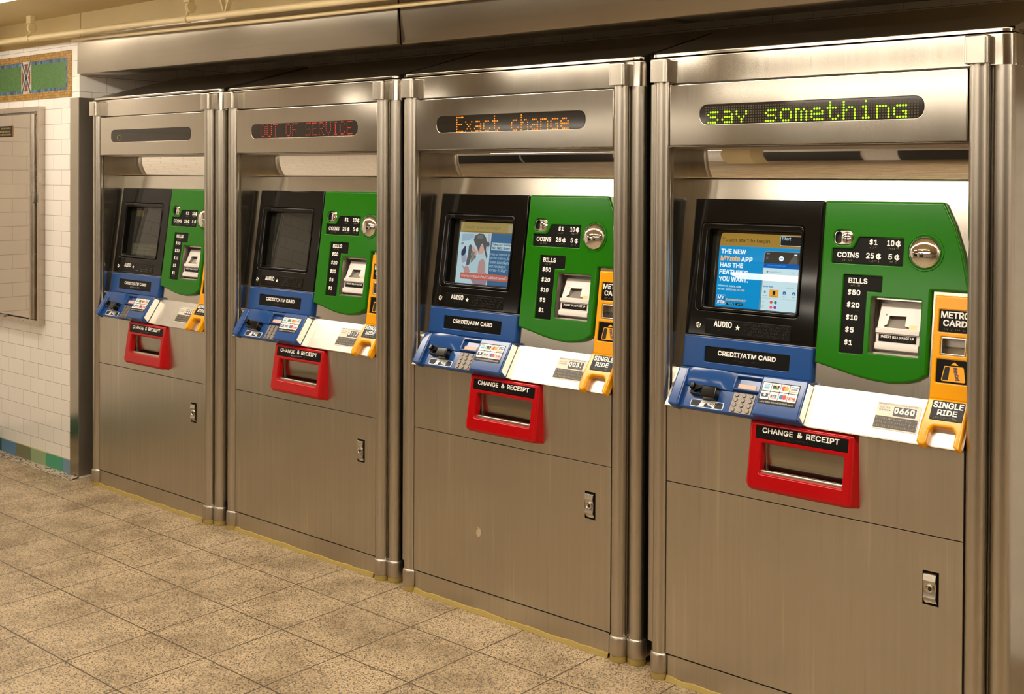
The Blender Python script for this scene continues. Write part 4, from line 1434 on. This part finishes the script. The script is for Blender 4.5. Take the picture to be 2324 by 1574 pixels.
    text(b, FL, .0235, 'SINGLE', .7725, -.0275, .8470, -.0110, M_WHITE, .030)
    text(b, FL, .0235, 'RIDE', .7860, -.0465, .8350, -.0315, M_WHITE, .030)
    braille(b, FL, .0232, .780, -.0570, .838, -.0495, 1, M_BRAILLE, 17, pitch=.0028, r=.0006)
    b.build('single_ride_sign', st)

    # red change and receipt tray
    b = MB()
    bot = lambda a, bb: 0.0
    out = rpoly([(.2795, -.1865), (.5870, -.1865), (.5820, .0015), (.2795, .0015)], [.026, .014, .010, .010], 6)
    base = rpoly([(.2770, -.1930), (.5930, -.1930), (.5890, .0020), (.2765, .0020)], [.014, .004, .004, .004], 6)
    win = rrect(.3205, -.1380, .5565, -.0590, .004, 3)
    win2 = rrect(.3155, -.1440, .5615, -.0540, .007, 3)
    # wedge-shaped sides from the wall to the rim
    toW = lambda p: (p[0], -.006, .806 + p[1] * .985)
    b.grid([[toW(p) for p in base], [FRED(p[0], p[1], -.012) for p in out]] + [[FRED(p[0], p[1], -.012 + .012 * math.sin(q * math.pi / 10)) for p in inset(ccw(out), .011 * (1 - math.cos(q * math.pi / 10)))] for q in range(1, 6)], M_RED)
    rim = inset(ccw(out), .011)
    sgn = rrect(.3005, -.0465, .5680, -.0118, .003, 3)
    fillpoly(b, FRED, 0.0, [rim, win2, sgn], M_RED)
    wi = ccw(win)
    w2 = ccw(win2)
    b.grid([[FRED(p[0], p[1], 0) for p in w2], [FRED(p[0], p[1], -.0008) for p in inset(w2, .0018)], [FRED(p[0], p[1], -.003) for p in inset(w2, .0032)], [FRED(p[0], p[1], -.012) for p in wi], [FRED(p[0], p[1], -.026) for p in wi]], M_RED)
    b.grid([[FRED(p[0], p[1], 0) for p in ccw(sgn)], [FRED(p[0], p[1], -.004) for p in ccw(sgn)]], M_RED)
    rt = b.build('change_tray', e, 40)
    b = MB()
    plate(b, FRED, rrect(.3012, -.0458, .5673, -.0124, .003, 3), -.006, -.0008, M_PLATE, .001, 2)
    text(b, FRED, -.0005, 'CHANGE', .3200, -.0300, .4105, -.0155, M_WHITE, .028)
    text(b, FRED, -.0005, '&', .4235, -.0295, .4385, -.0140, M_WHITE, .028)
    text(b, FRED, -.0005, 'RECEIPT', .4490, -.0300, .5430, -.0150, M_WHITE, .028)
    braille(b, FRED, -.0008, .385, -.0425, .470, -.0345, 1, M_BRAILLEK, 19)
    b.build('change_sign', rt)
    b = MB()
    fl = [(-.050, -.026), (-.085, -.029), (-.110, -.034), (-.128, -.040), (-.140, -.043)]
    b.grid([[FRED(x, s, c) for s, c in fl] for x in (.316, .561)], M_FLAP, closed=False)
    b.grid([[FRED(x, s, c) for s, c in ((-.1285, -.020), (-.1295, -.013), (-.1335, -.011), (-.139, -.013))] for x in (.3195, .5575)], M_CAP, closed=False)
    b.build('return_flap', rt, 60)
    return e


def number_label(parent, num, plateless=False):
    b = MB()
    plate(b, FL, rrect(.6225, -.0970, .7380, -.0225, .003, 3), -.001, .0012, M_BACK if plateless else M_LABEL, .0004, 2)
    c = .0016
    text(b, FL, c, 'PROBLEM? CALL (212) METROCARD', .6255, -.0295, .7290, -.0245, M_LABELBLACK, .0)
    text(b, FL, c, 'GIVE THIS', .6300, -.0390, .6580, -.0345, M_LABELBLACK, .0)
    text(b, FL, c, 'NUMBER', .6300, -.0460, .6540, -.0415, M_LABELBLACK, .0)
    fillpoly(b, FL, c, [ccw([(.6560, -.0463), (.6560, -.0413), (.6600, -.0438)])], M_LABELBLACK)
    fillpoly(b, FL, c, [rrect(.6680, -.0575, .7265, -.0320, .002, 2)], M_LABELBLACK)
    for k, ch in enumerate(num):
        x = .6700 + k * .0138
        text(b, FL, c + .0003, ch, x + (.003 if ch == '1' else 0), -.0505, x + (.0075 if ch == '1' else .0112), -.0340, M_WHITE, .045)
    braille(b, FL, c, .682, -.0572, .712, -.0515, 1, M_BRAILLE, 23, pitch=.0028, r=.0006)
    fillpoly(b, FL, c, [rrect(.6240, -.0935, .7355, -.0610, .002, 2)], M_LABELBLACK)
    braille(b, FL, c, .6270, -.0925, .7330, -.0620, 3, M_BRAILLE, 29, .55, .0030, .00080)
    return b.build('number_label', parent)


def copy_tree(o, parent=None):
    c = o.copy()
    COL.objects.link(c)
    if parent:
        c.parent = parent
    for ch in list(o.children):
        copy_tree(ch, c)
    return c


GROUP = 'ticket vending machines in the alcove'
proto = build_machine()
places = [(-5.0411, 0.0), (-3.9938, .0200), (-2.9295, .0150), (-1.8609, 0.0)]
labels = ['stainless steel ticket vending machine farthest left, beside the tiled wall, its message display nearly blank',
          'stainless steel ticket vending machine showing a red out of service message above a dark screen',
          'stainless steel ticket vending machine with amber exact change message and a survey on its screen',
          'nearest stainless steel ticket vending machine, with green message display and bright blue screen advert']
mach = [proto] + [copy_tree(proto) for _ in range(3)]
for o, (x, y), lb in zip(mach, places, labels):
    o.location = (x, y, 0)
    tag(o, lb, 'ticket machine', GROUP)


def child(o, name):
    return [c for c in o.children if c.name.split('.')[0] == name][0]


surround = [child(o, 'screen_surround') for o in mach]
ledges = [child(o, 'ledge') for o in mach]
doors = [child(o, 'display_door') for o in mach]
led_display(doors[0], 'o', .1600, .1930, 1.6300, 1.6660, M_LEDY, .0016, False)
led_display(doors[1], 'OUT OF SERVICE', .1688, .7212, 1.6285, 1.6740, M_LEDR, .0020, False, dim=lambda i, j: (j in (0, 6)) or i < 22 or i > 64)
led_display(doors[2], 'Exact change', .2015, .6830, 1.6240, 1.6715, M_LEDA, .0026, False)
led_display(doors[3], 'say something', .1325, .7055, 1.6270, 1.6700, M_LEDG, .0030, True)
screen_off(surround[0], True)
screen_off(surround[1])
screen_survey(surround[2])
screen_ad(surround[3])
for l_, num in zip(ledges, ('0222', '0117', '0031', '0660')):
    number_label(l_, num)
# pale scuff on the lower door of the third machine
d3 = child(mach[2], 'lower_door')
mb = MB()
fillpoly(mb, FR(), .0063, [ccw([(.300, .268), (.309, .258), (.318, .262), (.3235, .275), (.3205, .287), (.313, .291), (.305, .293), (.312, .284), (.304, .284)])], mat('pale_scuff', srgb(185, 168, 140), .6))
tag(mb.build('scuff_mark', d3), 'pale scuff mark')
